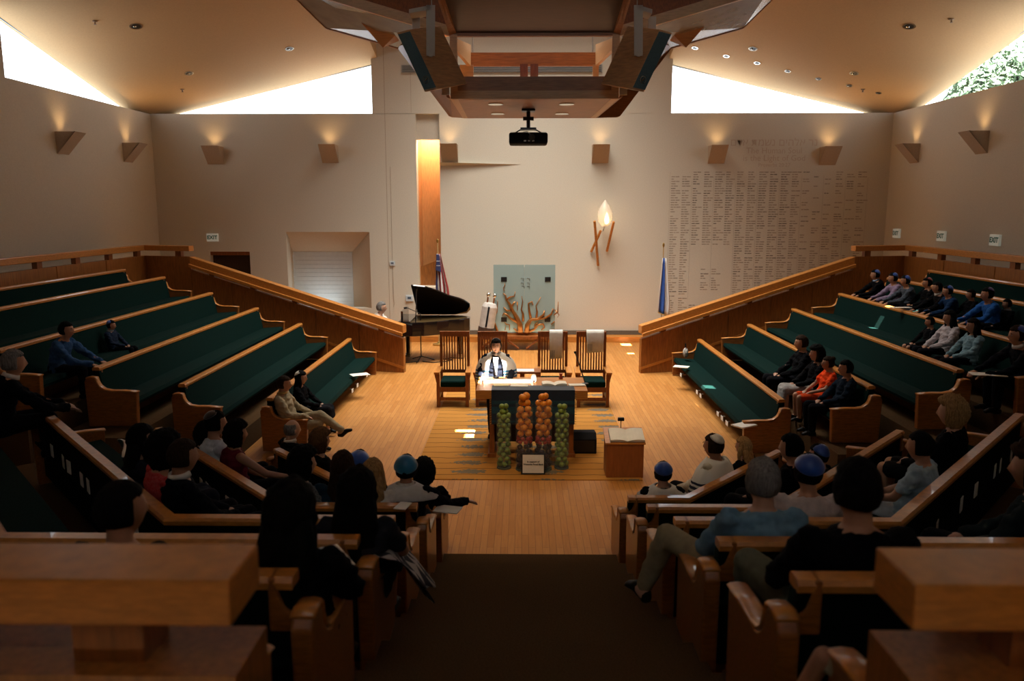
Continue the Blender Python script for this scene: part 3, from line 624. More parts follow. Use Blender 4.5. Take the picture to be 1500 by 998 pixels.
for i in range(8):
    a = 2 * PI * i / 8; mb.tube([(.09 * math.cos(a), .09 * math.sin(a), .78), (.15 * math.cos(a), .15 * math.sin(a), .98)], .018, 5)
mb.lathe([(.085, .74), (.10, .76), (.10, .82), (.085, .82)], 14).build('crown', mat('crown_silver', (.10, .13, .14), .35, metal=.7), tt_)
# table that carries the ark
tl, tr_ = at_y(700, 490, ya).x, at_y(831, 490, ya).x
at_ = thing('ark_table', 'brown wooden table with corner braces carrying the glass ark', 'table', ((tl + tr_) / 2, ya + .2, 0)); hw = (tr_ - tl) / 2
MB().bb(-hw, hw, -.42, .42, gb - .14, gb - .05).build('table_top', CHERRY, at_, bevel=.008)
for sx in (-1, 1):
    for sy in (-1, 1): MB().box((sx * (hw - .07), sy * .35, (gb - .14) / 2), (.09, .09, gb - .14)).build('leg', CHERRY, at_)
    MB().tube([(sx * (hw - .1), -.38, gb - .35), (sx * (hw - .4), -.38, gb - .14)], .03, 6).build('brace', CHERRY, at_)
    MB().tube([(sx * .1, -.38, .05), (sx * .4, -.38, gb - .14)], .03, 6).build('brace', CHERRY, at_)
lamp('ark_lamp', 'AREA', ((gl + gr_) / 2, ya + .25, gb + .03), 9, (1, .8, .5), (PI, 0, 0), size=1.2)
# ------------------------------------------------------------------ flags
def flag(px, ptop, pbot, ydist, mats, label, fin):
    top = at_y(px, ptop, ydist); t = thing('flag', label, 'flag', (top.x, ydist, 0))
    MB().tube([(0, 0, .05), (0, 0, top.z)], .014, 8).build('pole', mat('pole_wood', (.45, .3, .12), .4), t)
    MB().lathe([(.17, 0), (.17, .03), (.05, .06), (.03, .1)], 16).build('base', mat('brass', (.5, .33, .1), .3, metal=.9), t)
    MB().ball((0, 0, top.z + .05), (.03, .015, .06)).build('finial', MATS['brass'], t, smooth=True)
    zt = at_y(px, pbot[0], ydist).z; zb_ = at_y(px, pbot[1], ydist).z; wv = pbot[2]
    n = len(mats); K = 26
    # cloth hanging in folds; one strip for each colour band
    for b in range(n):
        vs, fs = [], []
        for i in range(13):
            v = i / 12; z = zt + (zb_ - zt) * v; ww = wv * (.35 + .65 * min(1, v * 1.3)); sh = pbot[3] * v
            for j in range(4):
                u = (b + j / 3) / n; vs.append((sh + (u - .3) * ww, -.05 - .05 * math.sin(u * 14 + v * 2) * (0.3 + v), z - .10 * u * v))
        for i in range(12):
            for j in range(3): fs.append((i * 4 + j, i * 4 + j + 1, i * 4 + j + 5, i * 4 + j + 4))
        o = MB().add(vs, fs).build('cloth_band', mats[b], t, smooth=True); sd = o.modifiers.new('thickness', 'SOLIDIFY'); sd.thickness = .006
    return t, zt, zb_
FR, FW, FB = mat('flag_red', (.30, .03, .03), .8), mat('flag_white', (.66, .64, .62), .8), mat('flag_blue', (.02, .025, .09), .8); IB = mat('flag_bright_blue', (.03, .10, .42), .8)
t, a, b = flag(641, 356, (372, 434, .34, .06), 21.0, [FB, FW, FR, FW, FR, FW, FR], 'furled striped flag with stars standing behind the grand piano', 0)
MB().hexa([(-.02, -.125, a - .01), (.05, -.125, a - .01), (.05, -.07, a - .01), (-.02, -.07, a - .01)], [(-.05, -.155, a - .42), (.10, -.155, a - .48), (.10, -.09, a - .48), (-.05, -.09, a - .42)]).build('canton', FB, t, bevel=.015)
for i in range(6): MB().ball((-.01 + .035 * (i % 3), -.150 - .006 * (i // 3), a - .18 - .12 * (i // 3)), (.012, .004, .012), 5, 4).build('star', FW, t)
MB().tube([(-.03, -.15, b + .12), (.10, -.17, b + .02), (.2, -.12, b - .06)], .014, 6).build('fringe', mat('gold_fringe', (.5, .3, .06), .6), t)
t, a, b = flag(972, 362, (378, 458, .30, -.02), 21.0, [FW, IB, IB, FW, FW], 'furled blue and white flag on a pole by the right balustrade', 0)
MB().tube([(-.12, -.15, b + .02), (.10, -.15, b - .07)], .012, 6).build('fringe', MATS['gold_fringe'], t)
# ------------------------------------------------------------------ hanging wooden canopy over the platform
YF = 11.3                                                  # its front frame
fA, fB = at_y(660, 145, YF), at_y(906, 145, YF); z0 = fA.z
cx = (fA.x + fB.x) / 2; hw = (fB.x - fA.x) / 2
def cp(px, py, y): p = at_y(px, py, y); return Vector((p.x, p.y, p.z))
can = thing('hanging_canopy', 'large faceted wooden canopy hanging over the reading table', 'canopy')
zr, za, zo = at_y(765, 133, YF).z, at_y(765, 112, YF).z, at_y(765, 53, YF).z
L_, R_ = at_z(678, 173, z0), at_z(872, 173, z0); YK = L_.y
MB().prism([(fA.x, YF, z0), (fB.x, YF, z0), (R_.x, YK, z0), (L_.x, YK, z0)], (0, 0, .05)).build('soffit', CANW, can)
for sx, e0, e1 in ((-1, fA, L_), (1, fB, R_)):
    MB().prism([(e0.x, YF, z0 - .004), (e0.x - sx * .10, YF, z0 - .004), (e1.x - sx * .08, YK, z0 - .004), (e1.x, YK, z0 - .004)], (0, 0, .06)).build('soffit_edge', CANL, can)
MB().bb(fA.x, fB.x, YF - .02, YF + .04, z0, zr).build('front_rim', CANL, can)
MB().bb(fA.x + .08, fB.x - .08, YF, YF + .05, zr, za).build('front_apron', CANW, can)
for sx in (-1, 1): MB().bb(cx + sx * hw - (0 if sx < 0 else .10), cx + sx * hw + (.10 if sx < 0 else 0), YF - .02, YF + .05, zr, zo + .02).build('stile', CANL, can)
MB().bb(fA.x, fB.x, YF - .01, YF + .06, zo, zo + .05).build('head_rail', CANW, can)
U0, U1 = at_y(650, 0, 10.35), at_y(914, 0, 10.35); d = Vector((0, 10.35 - YF, U0.z - zo)); up = d * .25
MB().prism([(fA.x + .09, YF, zo + .04), (fB.x - .09, YF, zo + .04), tuple(Vector((U1.x, 10.35, U0.z)) + up), tuple(Vector((U0.x, 10.35, U0.z)) + up)], (0, .05, .02)).build('front_panel', mat('shaded_canopy_board', (.055, .024, .012), .35, var=.2, scale=5, stretch=(1, 8, 8)), can)  # shade on this panel is put into its darker wood colour
for sx, u in ((-1, U0), (1, U1)):
    e0 = fA if sx < 0 else fB
    MB().prism([(e0.x, YF, zo), (e0.x - sx * .09, YF, zo + .04), tuple(Vector((u.x, 10.35, u.z)) + up), tuple(Vector((u.x + sx * .09, 10.38, u.z)) + up)], (0, .06, 0)).build('panel_edge', CANW, can)
# inner back frame seen through the opening
kb = [at_y(690, 97, YK), at_y(872, 97, YK)]; kt = at_y(690, 77, YK).z
MB().bb(kb[0].x, kb[1].x, YK, YK + .05, kb[0].z, kt).build('inner_board', HONEY, can)
MB().bb(L_.x, R_.x, YK - .02, YK + .05, z0, z0 + .28).build('back_apron', CANW, can)
for sx, e0, e1 in ((-1, fA, L_), (1, fB, R_)):
    k = (kb[0] if sx < 0 else kb[1])
    MB().hexa([(e0.x - sx * .05, YF + .05, zo - .12), (e0.x - sx * .05, YF + .05, zo), (e0.x, YF + .05, zo), (e0.x, YF + .05, zo - .12)], [(k.x, YK, kb[0].z), (k.x, YK, kt + .12), (k.x + sx * .06, YK, kt + .12), (k.x + sx * .06, YK, kb[0].z)]).build('inner_rail', CANL, can)
    MB().bb(min(e1.x, k.x) - .04, max(e1.x, k.x) + .04, YK - .02, YK + .04, z0 + .2, kb[0].z + .02).build('inner_stile', CANL, can)
for px_ in (768, 783): p = at_y(px_, 104, YK); MB().bb(p.x - .07, p.x + .06, YK - .03, YK, z0 + .25, kb[0].z + .03).build('tie_block', CHERRY, can)
# side skirts and wings
WINGU = mat('wing_underside', (.26, .22, .20), .22, var=.12, scale=4, coat=.4)
for sx in (-1, 1):
    m_ = lambda px: px if sx < 0 else 1566 - px
    e0, e1 = (fA, L_) if sx < 0 else (fB, R_)
    s_up0 = at_y(m_(628), 60, 11.1); s_up1 = at_y(m_(585), 70, 13.9)
    MB().prism([(e0.x, YF, z0), tuple(e1), tuple(at_y(m_(662), 172, YK + .06)), tuple(s_up1), tuple(s_up0)], (sx * .05, 0, .02)).build('side_skirt', CANW, can)
    w = [at_y(m_(660), 52, 11.4), at_y(m_(485), 0, 11.2), at_y(m_(435), 0, 12.2), at_y(m_(477), 41, 13.1), at_y(m_(588), 72, 13.9)]
    w[1] = w[1] + (w[1] - w[0]) * .25; w[2] = w[2] + (w[2] - w[3]) * .8
    MB().prism(w, (0, 0, .04)).build('wing_underside', WINGU, can)
    for a, b, mm in ((w[0], w[1], CANL), (w[1], w[2], CANL), (w[2], w[3], CANW), (w[3], w[4], CANW)):
        MB().hexa([a + Vector((0, -.03, -.01)), b + Vector((0, -.03, -.01)), b + Vector((0, .05, -.01)), a + Vector((0, .05, -.01))], [a + Vector((0, -.03, .12)), b + Vector((0, -.03, .12)), b + Vector((0, .05, .12)), a + Vector((0, .05, .12))]).build('wing_edge', mm, can)
    MB().prism([w[0] + Vector((0, 0, .12)), w[1] + Vector((0, 0, .12)), w[1] + Vector((0, .1, .42)), w[0] + Vector((0, .1, .45))], (0, .05, 0)).build('wing_board', HONEY if 0 else CHERRY, can)
    f = [at_y(m_(529), 33, 12.2), at_y(m_(561), 70, 12.6), at_y(m_(584), 60, 12.9), at_y(m_(600), 30, 12.2)]
    MB().prism(f, (0, .04, .03)).build('fin_board', CANW, can)
    for y_ in (11.4, 13.6): MB().tube([(cx + sx * hw * (1 if y_ < 12 else .85), y_, zo if y_ < 12 else kt), (cx + sx * hw * (1 if y_ < 12 else .85), y_, ZC)], .012, 6).build('suspension_rod', STEEL, can)
for px, py, lab in ((726, 152, 'front left'), (830, 152, 'front right'), (729, 166, 'rear left'), (823, 166, 'rear right')):
    p = at_z(px, py, z0); t = thing('canopy_downlight', 'recessed light in the canopy soffit, %s of four' % lab, 'lamp', (p.x, p.y, z0), 0, 'canopy downlights')
    MB().lathe([(.07, -.012), (.11, -.012), (.11, .0), (.07, .0)], 18).build('trim_ring', CHROME, t)
    MB().lathe([(.001, -.002), (.07, -.004), (.07, -.006), (.001, -.008)], 16).build('lens', mat('lamp_lens', (.05, .04, .03), .2), t)
    l = lamp('canopy_light', 'SPOT', (p.x, p.y, z0 - .03), 45, (1, .74, .42), spot_size=1.5, spot_blend=.9, shadow_soft_size=.08); aim(l, (p.x * 1.2, 10.9, 0))
# projector
p = at_z(774, 160, z0); pb = at_y(776, 204, p.y)
t = thing('projector', 'black ceiling projector hanging under the canopy', 'projector', (p.x, p.y, 0))
MB().box((0, 0, z0 - .02), (.20, .20, .03)).build('ceiling_plate', BLACK, t)
MB().tube([(0, 0, z0 - .02), (0, 0, pb.z + .14)], .03, 8).box((0, 0, z0 - .14), (.16, .08, .05)).build('pole', BLACK, t)
MB().box((0, 0, pb.z + .15), (.24, .2, .03)).tube([(-.1, 0, pb.z + .15), (-.22, -.1, pb.z + .07)], .01, 5).tube([(.1, 0, pb.z + .15), (.22, -.1, pb.z + .07)], .01, 5).build('mount_arm', BLACK, t)
bd = MB().box((0, 0, pb.z), (.58, .42, .17)).build('projector_body', BLKCL, t, bevel=.03)
MB().tube([(.05, -.2, pb.z + .01), (.05, -.24, pb.z + .01)], .05, 12).build('lens_port', PIANOB, bd)
for i in range(3): MB().box((-.05 + i * .06, -.214, pb.z - .04), (.035, .006, .02)).build('socket', STEEL, bd)
MB().tube([(-.08, -.1, pb.z + .09), (-.02, -.2, pb.z + .10), (.04, -.22, pb.z + .04)], .008, 5).build('cable', STEEL, t)
# loudspeakers on yokes
YOKEM = mat('yoke_grey', (.60, .56, .49), .6)
SPKW = mat('speaker_wood', (.55, .29, .125), .45, var=.2, scale=8, stretch=(1, 1, 6)); GRILL = mat('speaker_grille', (.05, .105, .115), .6, var=.25, scale=150)
for sx, side in ((-1, 'left'), (1, 'right')):
    m_ = lambda px: px if sx < 0 else 1566 - px
    y_ = 10.6
    g = [at_y(m_(581), 48, y_), at_y(m_(600), 43, y_), at_y(m_(641), 131, y_), at_y(m_(622), 135, y_)]
    b = [q + Vector((-sx * .36, .34, .12)) for q in g]
    c = sum(g, Vector()) / 4 + Vector((-sx * .1, .1, .03))
    t = thing('loudspeaker', 'tilted wooden loudspeaker hanging from a grey yoke on the %s of the canopy' % side, 'speaker', c)
    G = [q - c for q in g]; B_ = [q - c for q in b]; nrm = (G[1] - G[0]).cross(G[3] - G[0]).normalized(); nrm = nrm if nrm.y < 0 else -nrm
    MB().hexa(G, B_).build('cabinet', SPKW, t, bevel=.008)
    ctr = sum(G, Vector()) / 4; gg = [ctr + (q - ctr) * .93 + nrm * .004 for q in G]
    gr = MB().hexa(gg, [q + nrm * .012 for q in gg]).build('grille', GRILL, t)
    lo = ctr + (G[2] + G[3] - G[0] - G[1]) * .16 + nrm * .02
    MB().tube([lo + Vector((.035 * math.cos(a), 0, .045 * math.sin(a))) for a in [i * PI / 6 for i in range(13)]], .004, 5).build('badge', CHROME, gr)
    MB().tube([lo + Vector((-.012, 0, -.015)), lo + Vector((.014, 0, .02))], .006, 5).build('badge', CHROME, gr)
    yk = at_y(m_(631), 8, y_ + .05) - c; yl = at_y(m_(631), 82, y_ + .05) - c
    MB().hexa([yk + Vector((-.055, -.02, 0)), yk + Vector((.055, -.02, 0)), yk + Vector((.055, .0, 0)), yk + Vector((-.055, 0, 0))], [yl + Vector((-.055, -.02, 0)), yl + Vector((.055, -.02, 0)), yl + Vector((.055, 0, 0)), yl + Vector((-.055, 0, 0))]).build('yoke_arm', YOKEM, t)
    yk2 = at_y(m_(605), 14, y_ + .05) - c
    MB().hexa([yk2 + Vector((-.05, -.02, -.05)), yk + Vector((.05 * 0, -.02, -.05)), yk + Vector((0, .3, -.05)), yk2 + Vector((-.05, .3, -.05))], [yk2 + Vector((-.05, -.02, 0)), yk + Vector((0, -.02, 0)), yk + Vector((0, .3, 0)), yk2 + Vector((-.05, .3, 0))]).build('yoke_bridge', YOKEM, t)
    MB().hexa([yk2 + Vector((-.05, .28, -.02)), yk2 + Vector((.05, .28, -.02)), yk2 + Vector((.05, .3, -.02)), yk2 + Vector((-.05, .3, -.02))], [yk2 + Vector((-.05, .28, -.45)), yk2 + Vector((.05, .28, -.45)), yk2 + Vector((.05, .3, -.45)), yk2 + Vector((-.05, .3, -.45))]).build('yoke_arm', YOKEM, t)
    MB().tube([yl + Vector((0, -.04, .03)), yl + Vector((0, .0, .03))], .045, 12).build('pivot_bolt', YOKEM, t)
    MB().box(at_y(m_(653), 131, y_ + .3) - c, (.10, .03, .14)).build('safety_bracket', YOKEM, t)
    MB().tube([yk + Vector((0, .1, 0)), yk + Vector((0, .1, ZC - c.z - yk.z))], .008, 5).build('suspension_cable', STEEL, t)
# unseen ceiling spotlights added over the first rows to brighten the platform
for i, (x_, tx) in enumerate(((-1.9, -.5), (2.0, .6))):
    t = thing('added_spotlight', 'added unseen black spotlight on the ceiling brightening the platform from the %s' % ('left' if i == 0 else 'right'), 'lamp', (x_, 6.6, ZC))
    MB().tube([(0, 0, 0), (0, 0, -.35)], .02, 8).build('stem', BLACK, t); d_ = (Vector((tx, 9.9, .2)) - Vector((x_, 6.6, ZC - .4))).normalized(); o_ = Vector((0, 0, -.4))
    MB().tube([o_ - d_ * .15, o_ + d_ * .15], [.09, .11], 14).build('housing', BLACK, t)
    l = lamp('platform_fill_spot', 'SPOT', Vector((x_, 6.6, ZC)) + o_ + d_ * .2, 520, (1, .74, .44), spot_size=.55, spot_blend=.8, shadow_soft_size=.1); aim(l, (tx, 9.9, .2))
# ------------------------------------------------------------------ grand piano
PX, PY = at_z(598, 523, 0).x - .1, 18.3
pn = thing('grand_piano', 'black grand piano with its lid propped open by the back wall', 'piano', (PX, PY, 0))
pl = at_y(686, 470, PY + .4).x - PX
outline = [(0, 0), (.35, 0), (.62, .06), (.9, .25), (1.15, .48), (1.4, .62), (pl - .12, .72), (pl, .90), (pl, 1.15), (pl - .10, 1.34), (pl - .4, 1.42), (0, 1.42)]
MB().prism([(x, y, .66) for x, y in outline], (0, 0, .32)).build('case', PIANOB, pn, bevel=.01)
MB().prism([(x * .92 + .06, .06 + y * .9, .981) for x, y in outline], (0, 0, .004)).build('soundboard', mat('gold_iron_plate', (.10, .06, .02), .4, metal=.4), pn)
MB().bb(-.30, .02, .0, 1.42, .66, .80).build('keybed', PIANOB, pn, bevel=.01)
MB().bb(-.27, -.12, .08, 1.34, .80, .815).build('white_keys', mat('ivory_keys', (.7, .68, .6), .3), pn)
mb = MB()
for i in range(36):
    if i % 7 not in (2, 6): mb.bb(-.20, -.12, .09 + i * .0345, .105 + i * .0345, .815, .828)
mb.build('black_keys', PIANOB, pn)
MB().bb(.05, .10, .25, 1.2, .985, 1.22).build('music_desk', PIANOB, pn)
ang = math.radians(36)
def lidp(x, y): r_ = 1.42 - y; return (x, 1.42 - r_ * math.cos(ang), .99 + r_ * math.sin(ang))
MB().prism([lidp(x, y) for x, y in outline if x >= .3] + [lidp(.3, 1.42), lidp(.3, 0)], (0, .02, .025)).build('lid', PIANOB, pn)
MB().prism([(.02, .02, .99), (.3, .02, .99), (.3, 1.4, .99), (.02, 1.4, .99)], (0, 0, .02)).build('front_lid', PIANOB, pn)
q = lidp(.42, .15); MB().tube([(.42, .05, .98), q], .012, 6).build('prop_stick', PIANOB, pn)
for lx, ly in ((.05, .12), (.05, 1.3), (pl - .25, 1.05)):
    o = MB().lathe([(.05, .06), (.055, .3), (.075, .6), (.08, .68)], 10, (lx, ly, 0)).build('leg', PIANOB, pn); MB().tube([(lx - .025, ly, .035), (lx + .025, ly, .035)], .035, 10).build('caster', MATS['brass'], o)
MB().bb(.12, .2, .6, .85, .12, .66).bb(-.02, .2, .55, .9, .08, .12).build('pedal_lyre', PIANOB, pn)
bn = thing('piano_bench', 'black piano bench at the keyboard of the grand piano', 'bench', (PX - .75, PY + .7, 0))
MB().box((0, 0, .47), (.36, .75, .08)).build('seat', BLKCL, bn, bevel=.02)
for sx in (-1, 1):
    for sy in (-1, 1): MB().box((sx * .14, sy * .33, .215), (.05, .05, .43)).build('leg', PIANOB, bn)
# microphone stand in front of the piano
p = at_z(617, 529, 0); ms = thing('microphone_stand', 'black microphone stand with tangled cables in front of the piano', 'stand', p)
MB().tube([(0, 0, .1), (0, 0, 1.15)], .013, 8).build('pole', BLACK, ms)
for a in (.3, 2.4, 4.5): MB().tube([(0, 0, .12), (.32 * math.cos(a), .32 * math.sin(a), .015)], .012, 6).build('leg', BLACK, ms)
MB().tube([(0, 0, 1.15), (-.3, -.12, 1.3)], .01, 6).build('boom', BLACK, ms); MB().tube([(-.3, -.12, 1.3), (-.37, -.14, 1.29)], .025, 8).build('microphone', BLACK, ms)
for i, lab in enumerate(('looping to the left', 'looping to the right')):
    s_ = -1 if i == 0 else 1
    o = MB().tube([(.05 * s_, -.1, .012), (.3 * s_, -.25, .012), (.6 * s_, -.1, .012), (.75 * s_, .1, .012), (.5 * s_, .2, .012), (.7 * s_, .35, .012), (1.0 * s_, .3, .012)], .012, 6).build('cable', BLACK); o.location = p; tag(o, 'black audio cable on the floor %s of the microphone stand' % lab, 'cable')
# ------------------------------------------------------------------ tall slatted chairs on the platform
def slat_chair(pos, rz, label):
    t = thing('platform_chair', label, 'chair', pos, rz, 'tall slatted platform chairs')       # faces -Y
    for sx in (-1, 1):
        MB().box((sx * .255, .27, .66), (.05, .055, 1.32)).build('back_post', CHERRY, t, bevel=.004)
        MB().box((sx * .265, -.27, .31), (.06, .06, .62)).build('front_leg', CHERRY, t, bevel=.004)
        MB().hexa([(sx * .285 - .05, -.34, .62), (sx * .285 + .05, -.34, .62), (sx * .275 + .045, .3, .62), (sx * .275 - .045, .3, .62)], [(sx * .285 - .05, -.34, .655), (sx * .285 + .05, -.34, .655), (sx * .275 + .045, .3, .655), (sx * .275 - .045, .3, .655)]).build('armrest', RAILW, t)
        MB().prism([(sx * .294, -.25, .62), (sx * .294, -.25, .44), (sx * .294 + sx * .04, -.25, .62)], (0, -.04, 0)).build('corbel', CHERRY, t)
        MB().box((sx * .262, 0, .16), (.03, .5, .05)).build('side_stretcher', CHERRY, t)
    MB().box((0, .27, 1.27), (.47, .045, .10)).build('top_rail', CHERRY, t); MB().box((0, .27, .56), (.47, .04, .06)).build('lower_rail', CHERRY, t)
    for i in range(9): MB().box((-.20 + i * .05, .27, .905), (.024, .018, .65)).build('slat', CHERRY, t)
    MB().box((0, -.25, .32), (.48, .03, .09)).build('seat_rail', CHERRY, t); MB().box((0, .25, .32), (.5, .03, .09)).build('seat_rail', CHERRY, t)
    MB().box((0, -.25, .14), (.48, .03, .06)).build('stretcher', CHERRY, t)
    MB().box((0, -.01, .42), (.46, .52, .12)).build('seat_cushion', GREEN, t, bevel=.03)
    return t
CH = []
for px, lab in ((665, 'left end chair of the slatted platform row'), (721, 'slatted platform chair behind the reader'), (810, 'slatted platform chair draped with a narrow white shawl'), (867, 'right end slatted platform chair with a white shawl over it')):
    p = at_z(px, 596, 0); slat_chair((at_y(px, 560, 14.5).x, 14.5, .012), 0, 'tall oak ' + lab); CH.append(at_y(px, 560, 14.5).x)
def drape(x, w, h, label, rz=0.0):
    vs, fs = [], []; prof = [(.31, -h * .35), (.312, -.05), (.30, .012), (.27, .02), (.24, .012), (.228, -.05), (.222, -h * .5), (.215, -h)]
    for i, (y, z) in enumerate(prof):
        for j in range(9):
            u = j / 8 - .5; vs.append((x + u * w * (1 - .05 * (i > 5)), 14.5 + y - .012 * abs(math.sin(u * 15)) * (i > 4), 1.345 + z + .02 * u * (i == 7)))
    for i in range(len(prof) - 1):
        for j in range(8): fs.append((i * 9 + j, i * 9 + j + 1, i * 9 + j + 10, i * 9 + j + 9))
    t = thing('prayer_shawl', label, 'shawl', (0, 0, 0)); o = MB().add(vs, fs).build('shawl_cloth', WHITECL, t, smooth=True); s_ = o.modifiers.new('thickness', 'SOLIDIFY'); s_.thickness = .008
    for j in range(3): MB().bb(x - w * .4 + j * .03, x - w * .4 + j * .03 + .012, 14.5 + .20, 14.5 + .206, 1.345 - h + .02, 1.345 - h + .16).build('stripe', mat('shawl_grey', (.3, .32, .36), .8), t)
drape(CH[2] + .06, .25, .52, 'narrow white prayer shawl hanging over the third slatted chair'); drape(CH[3] + .07, .33, .40, 'wide white prayer shawl hanging over the right end slatted chair')
# ------------------------------------------------------------------ reading table
TZ = 1.02; ty0 = at_z(697, 572, TZ).y; tx0, tx1 = at_z(697, 572, TZ).x, at_z(861, 572, TZ).x; ty1 = ty0 + .92
tb = thing('reading_table', 'honey oak reading table with a thick top on panel legs', 'table', ((tx0 + tx1) / 2, ty0, .012)); hw_ = (tx1 - tx0) / 2
MB().bb(-hw_, hw_, 0, .92, TZ - .14, TZ - .012).build('table_top', HONEY, tb, bevel=.006)
for sx in (-1, 1):
    MB().bb(sx * .58 - .035, sx * .58 + .035, .08, .84, 0, TZ - .14).build('leg_panel', CHERRY, tb); MB().bb(sx * .58 - .06, sx * .58 + .06, .02, .90, 0, .05).build('foot', CHERRY, tb)
MB().bb(-.58, .58, .42, .46, .12, TZ - .14).build('modesty_panel', mat('dark_panel', (.05, .02, .01), .5), tb)
cl = thing('table_cloth', 'dark blue cloth with teal bands hanging over the table front', 'cloth', ((tx0 + tx1) / 2 + .02, ty0, TZ))
NAVY = mat('navy_cloth', (.004, .014, .035), .7, var=.3, scale=25, sheen=.2); TEAL = mat('teal_band', (.006, .05, .075), .7, var=.3, scale=20)
MB().bb(-.60, .60, -.014, -.006, -.50, .006).bb(-.60, .60, -.014, .30, 0, .008).build('cloth_body', NAVY, cl)
for z, h in ((-.20, .05), (-.34, .10), (-.47, .02)): MB().bb(-.60, .60, -.018, -.014, z, z + h).build('cloth_band', TEAL, cl)
for sx in (-1, 1):
    mb = MB()
    for i in range(14): mb.tube([(sx * .605, -.012, -.03 - i * .035), (sx * .625, -.012, -.04 - i * .035)], .005, 4)
    mb.build('fringe', MATS['gold_fringe'], cl)
def on_table(px, py): p = at_z(px, py, TZ + .01); return p
p0_, p1_ = on_table(708, 557), on_table(782, 557)
ts = thing('open_torah', 'open white parchment scroll lying across the reading table', 'scroll', ((p0_.x + p1_.x) / 2, p0_.y, TZ + .001)); hl = (p1_.x - p0_.x) / 2
MB().bb(-hl, hl, -.11, .11, 0, .008).build('parchment', PAPER, ts)
for sx in (-1, 1): o = MB().tube([(sx * hl, -.13, .04), (sx * hl, .13, .04)], .04, 12).build('roll', PAPER, ts); MB().tube([(sx * hl, -.22, .04), (sx * hl, .22, .04)], .014, 8).build('roller', CHERRY, o)
for a, b, w_, h_, m_, lab, rz in ((734, 564, .22, .16, CREAM, 'yellow folder at the left front of the reading table', .1), (761, 565, .26, .15, PAPER, 'white sheet beside the yellow folder on the table', -.05), (845, 564, .24, .14, PAPER, 'white sheet at the right front of the reading table', .12)):
    p = on_table(a, b); o = MB().box((0, 0, .006), (w_, h_, .008)).build('paper', m_); o.location = (p.x, p.y, TZ + .006); o.rotation_euler = (0, 0, rz); tag(o, lab, 'paper')
def open_book(loc, w_, h_, rz, label, tilt=0.0, m_=None):
    t = thing('open_book', label, 'book', loc, rz)
    t.rotation_euler = (tilt, 0, rz)
    for sx in (-1, 1):
        vs = []
        for j in range(6):
            u = j / 5
            for y in (-h_ / 2, h_ / 2): vs.append((sx * u * w_ / 2, y, .012 + .028 * math.sin(u * PI * .8) ** .7 if u > 0 else .012))
        n = len(vs); o = MB().add(vs + [(x, y, .004) for x, y, z in vs], [(2 * j, 2 * j + 1, 2 * j + 3, 2 * j + 2) for j in range(5)] + [(n + 2 * j, n + 2 * j + 1, n + 2 * j + 3, n + 2 * j + 2) for j in range(5)] + [(2 * j, 2 * j + 2, n + 2 * j + 2, n + 2 * j) for j in range(5)] + [(2 * j + 1, 2 * j + 3, n + 2 * j + 3, n + 2 * j + 1) for j in range(5)] + [(10, 11, n + 11, n + 10)]).build('pages', m_ or PAPER, t)
    MB().bb(-w_ / 2 - .005, w_ / 2 + .005, -h_ / 2 - .005, h_ / 2 + .005, 0, .004).build('cover', BLACK, t)
    return t
p = on_table(812, 563); open_book((p.x, p.y, TZ + .002), .36, .2, .05, 'open white book near the middle of the reading table')
p = on_table(822, 556); tag(MB().lathe([(.03, 0), (.035, .01), (.02, .05), (.03, .08)], 12).build('kiddush_cup', mat('red_cup', (.3, .05, .02), .3), None), 'small reddish cup at the back of the reading table', 'cup').location = (p.x, p.y + .1, TZ + .002)
for px, py, tip, lab in ((727, 548, (722, 523), 'left'), (857, 562, (843, 518), 'right')):
    p = on_table(px, py); p.y = min(p.y, ty1 - .06); b = at_y(*tip, p.y + .1); t = thing('gooseneck_microphone', 'thin black gooseneck microphone on the %s of the reading table' % lab, 'microphone', (p.x, p.y, TZ + .0))
    MB().lathe([(.05, 0), (.05, .015), (.015, .025)], 12).build('base', BLACK, t); d = Vector((b.x - p.x, b.y - p.y, b.z - TZ))
    MB().tube([(0, 0, .02), d * .5 + Vector((0, 0, .02)), d], .008, 6).build('neck', BLACK, t); MB().tube([d, d * 1.07], .018, 8).build('capsule', BLACK, t)
p = at_y(765, 543, 13.3); t = thing('music_stand', 'low stand holding papers between the reader and the slatted chairs', 'stand', (p.x, 13.3, .012))
MB().box((0, 0, p.z - .02), (.62, .35, .03)).build('tray', CHERRY, t); MB().box((0, 0, (p.z - .02) / 2), (.08, .08, p.z - .04)).build('post', CHERRY, t); MB().box((0, 0, .02), (.4, .3, .04)).build('base', CHERRY, t)
o = MB().box((0, 0, .006), (.40, .22, .01)).build('paper', PAPER); o.location = (p.x, 13.28, p.z + .0); tag(o, 'white sheet lying on the low stand behind the reading table', 'paper')
# ------------------------------------------------------------------ fruit vases, sign, monitor speaker, small lectern
def fruit_proto(m_, r_, stem):
    me = MB().lathe([(r_ * .12, -r_ * .86), (r_ * .6, -r_ * .78), (r_ * .95, -r_ * .3), (r_, .1 * r_), (r_ * .85, r_ * .55), (r_ * .4, r_ * .86), (r_ * .1, r_ * .80)], 12).mesh('fruit', m_, True); return me
GRN = fruit_proto(mat('lime_skin', (.17, .24, .035), .4, var=.4, scale=9), .042, 1); ORG = fruit_proto(mat('orange_skin', (.75, .24, .01), .45, var=.2, scale=14, bump=.1), .052, 1); RED = fruit_proto(mat('red_skin', (.35, .02, .015), .35, var=.4, scale=14), .034, 1); PLUM = fruit_proto(mat('plum_skin', (.035, .006, .01), .35, var=.4, scale=12), .042, 1)
STEMM = mat('fruit_stem', (.05, .03, .01), .8); STEM = MB().tube([(0, 0, .03), (.004, 0, .05)], .004, 5).mesh('stem', STEMM)
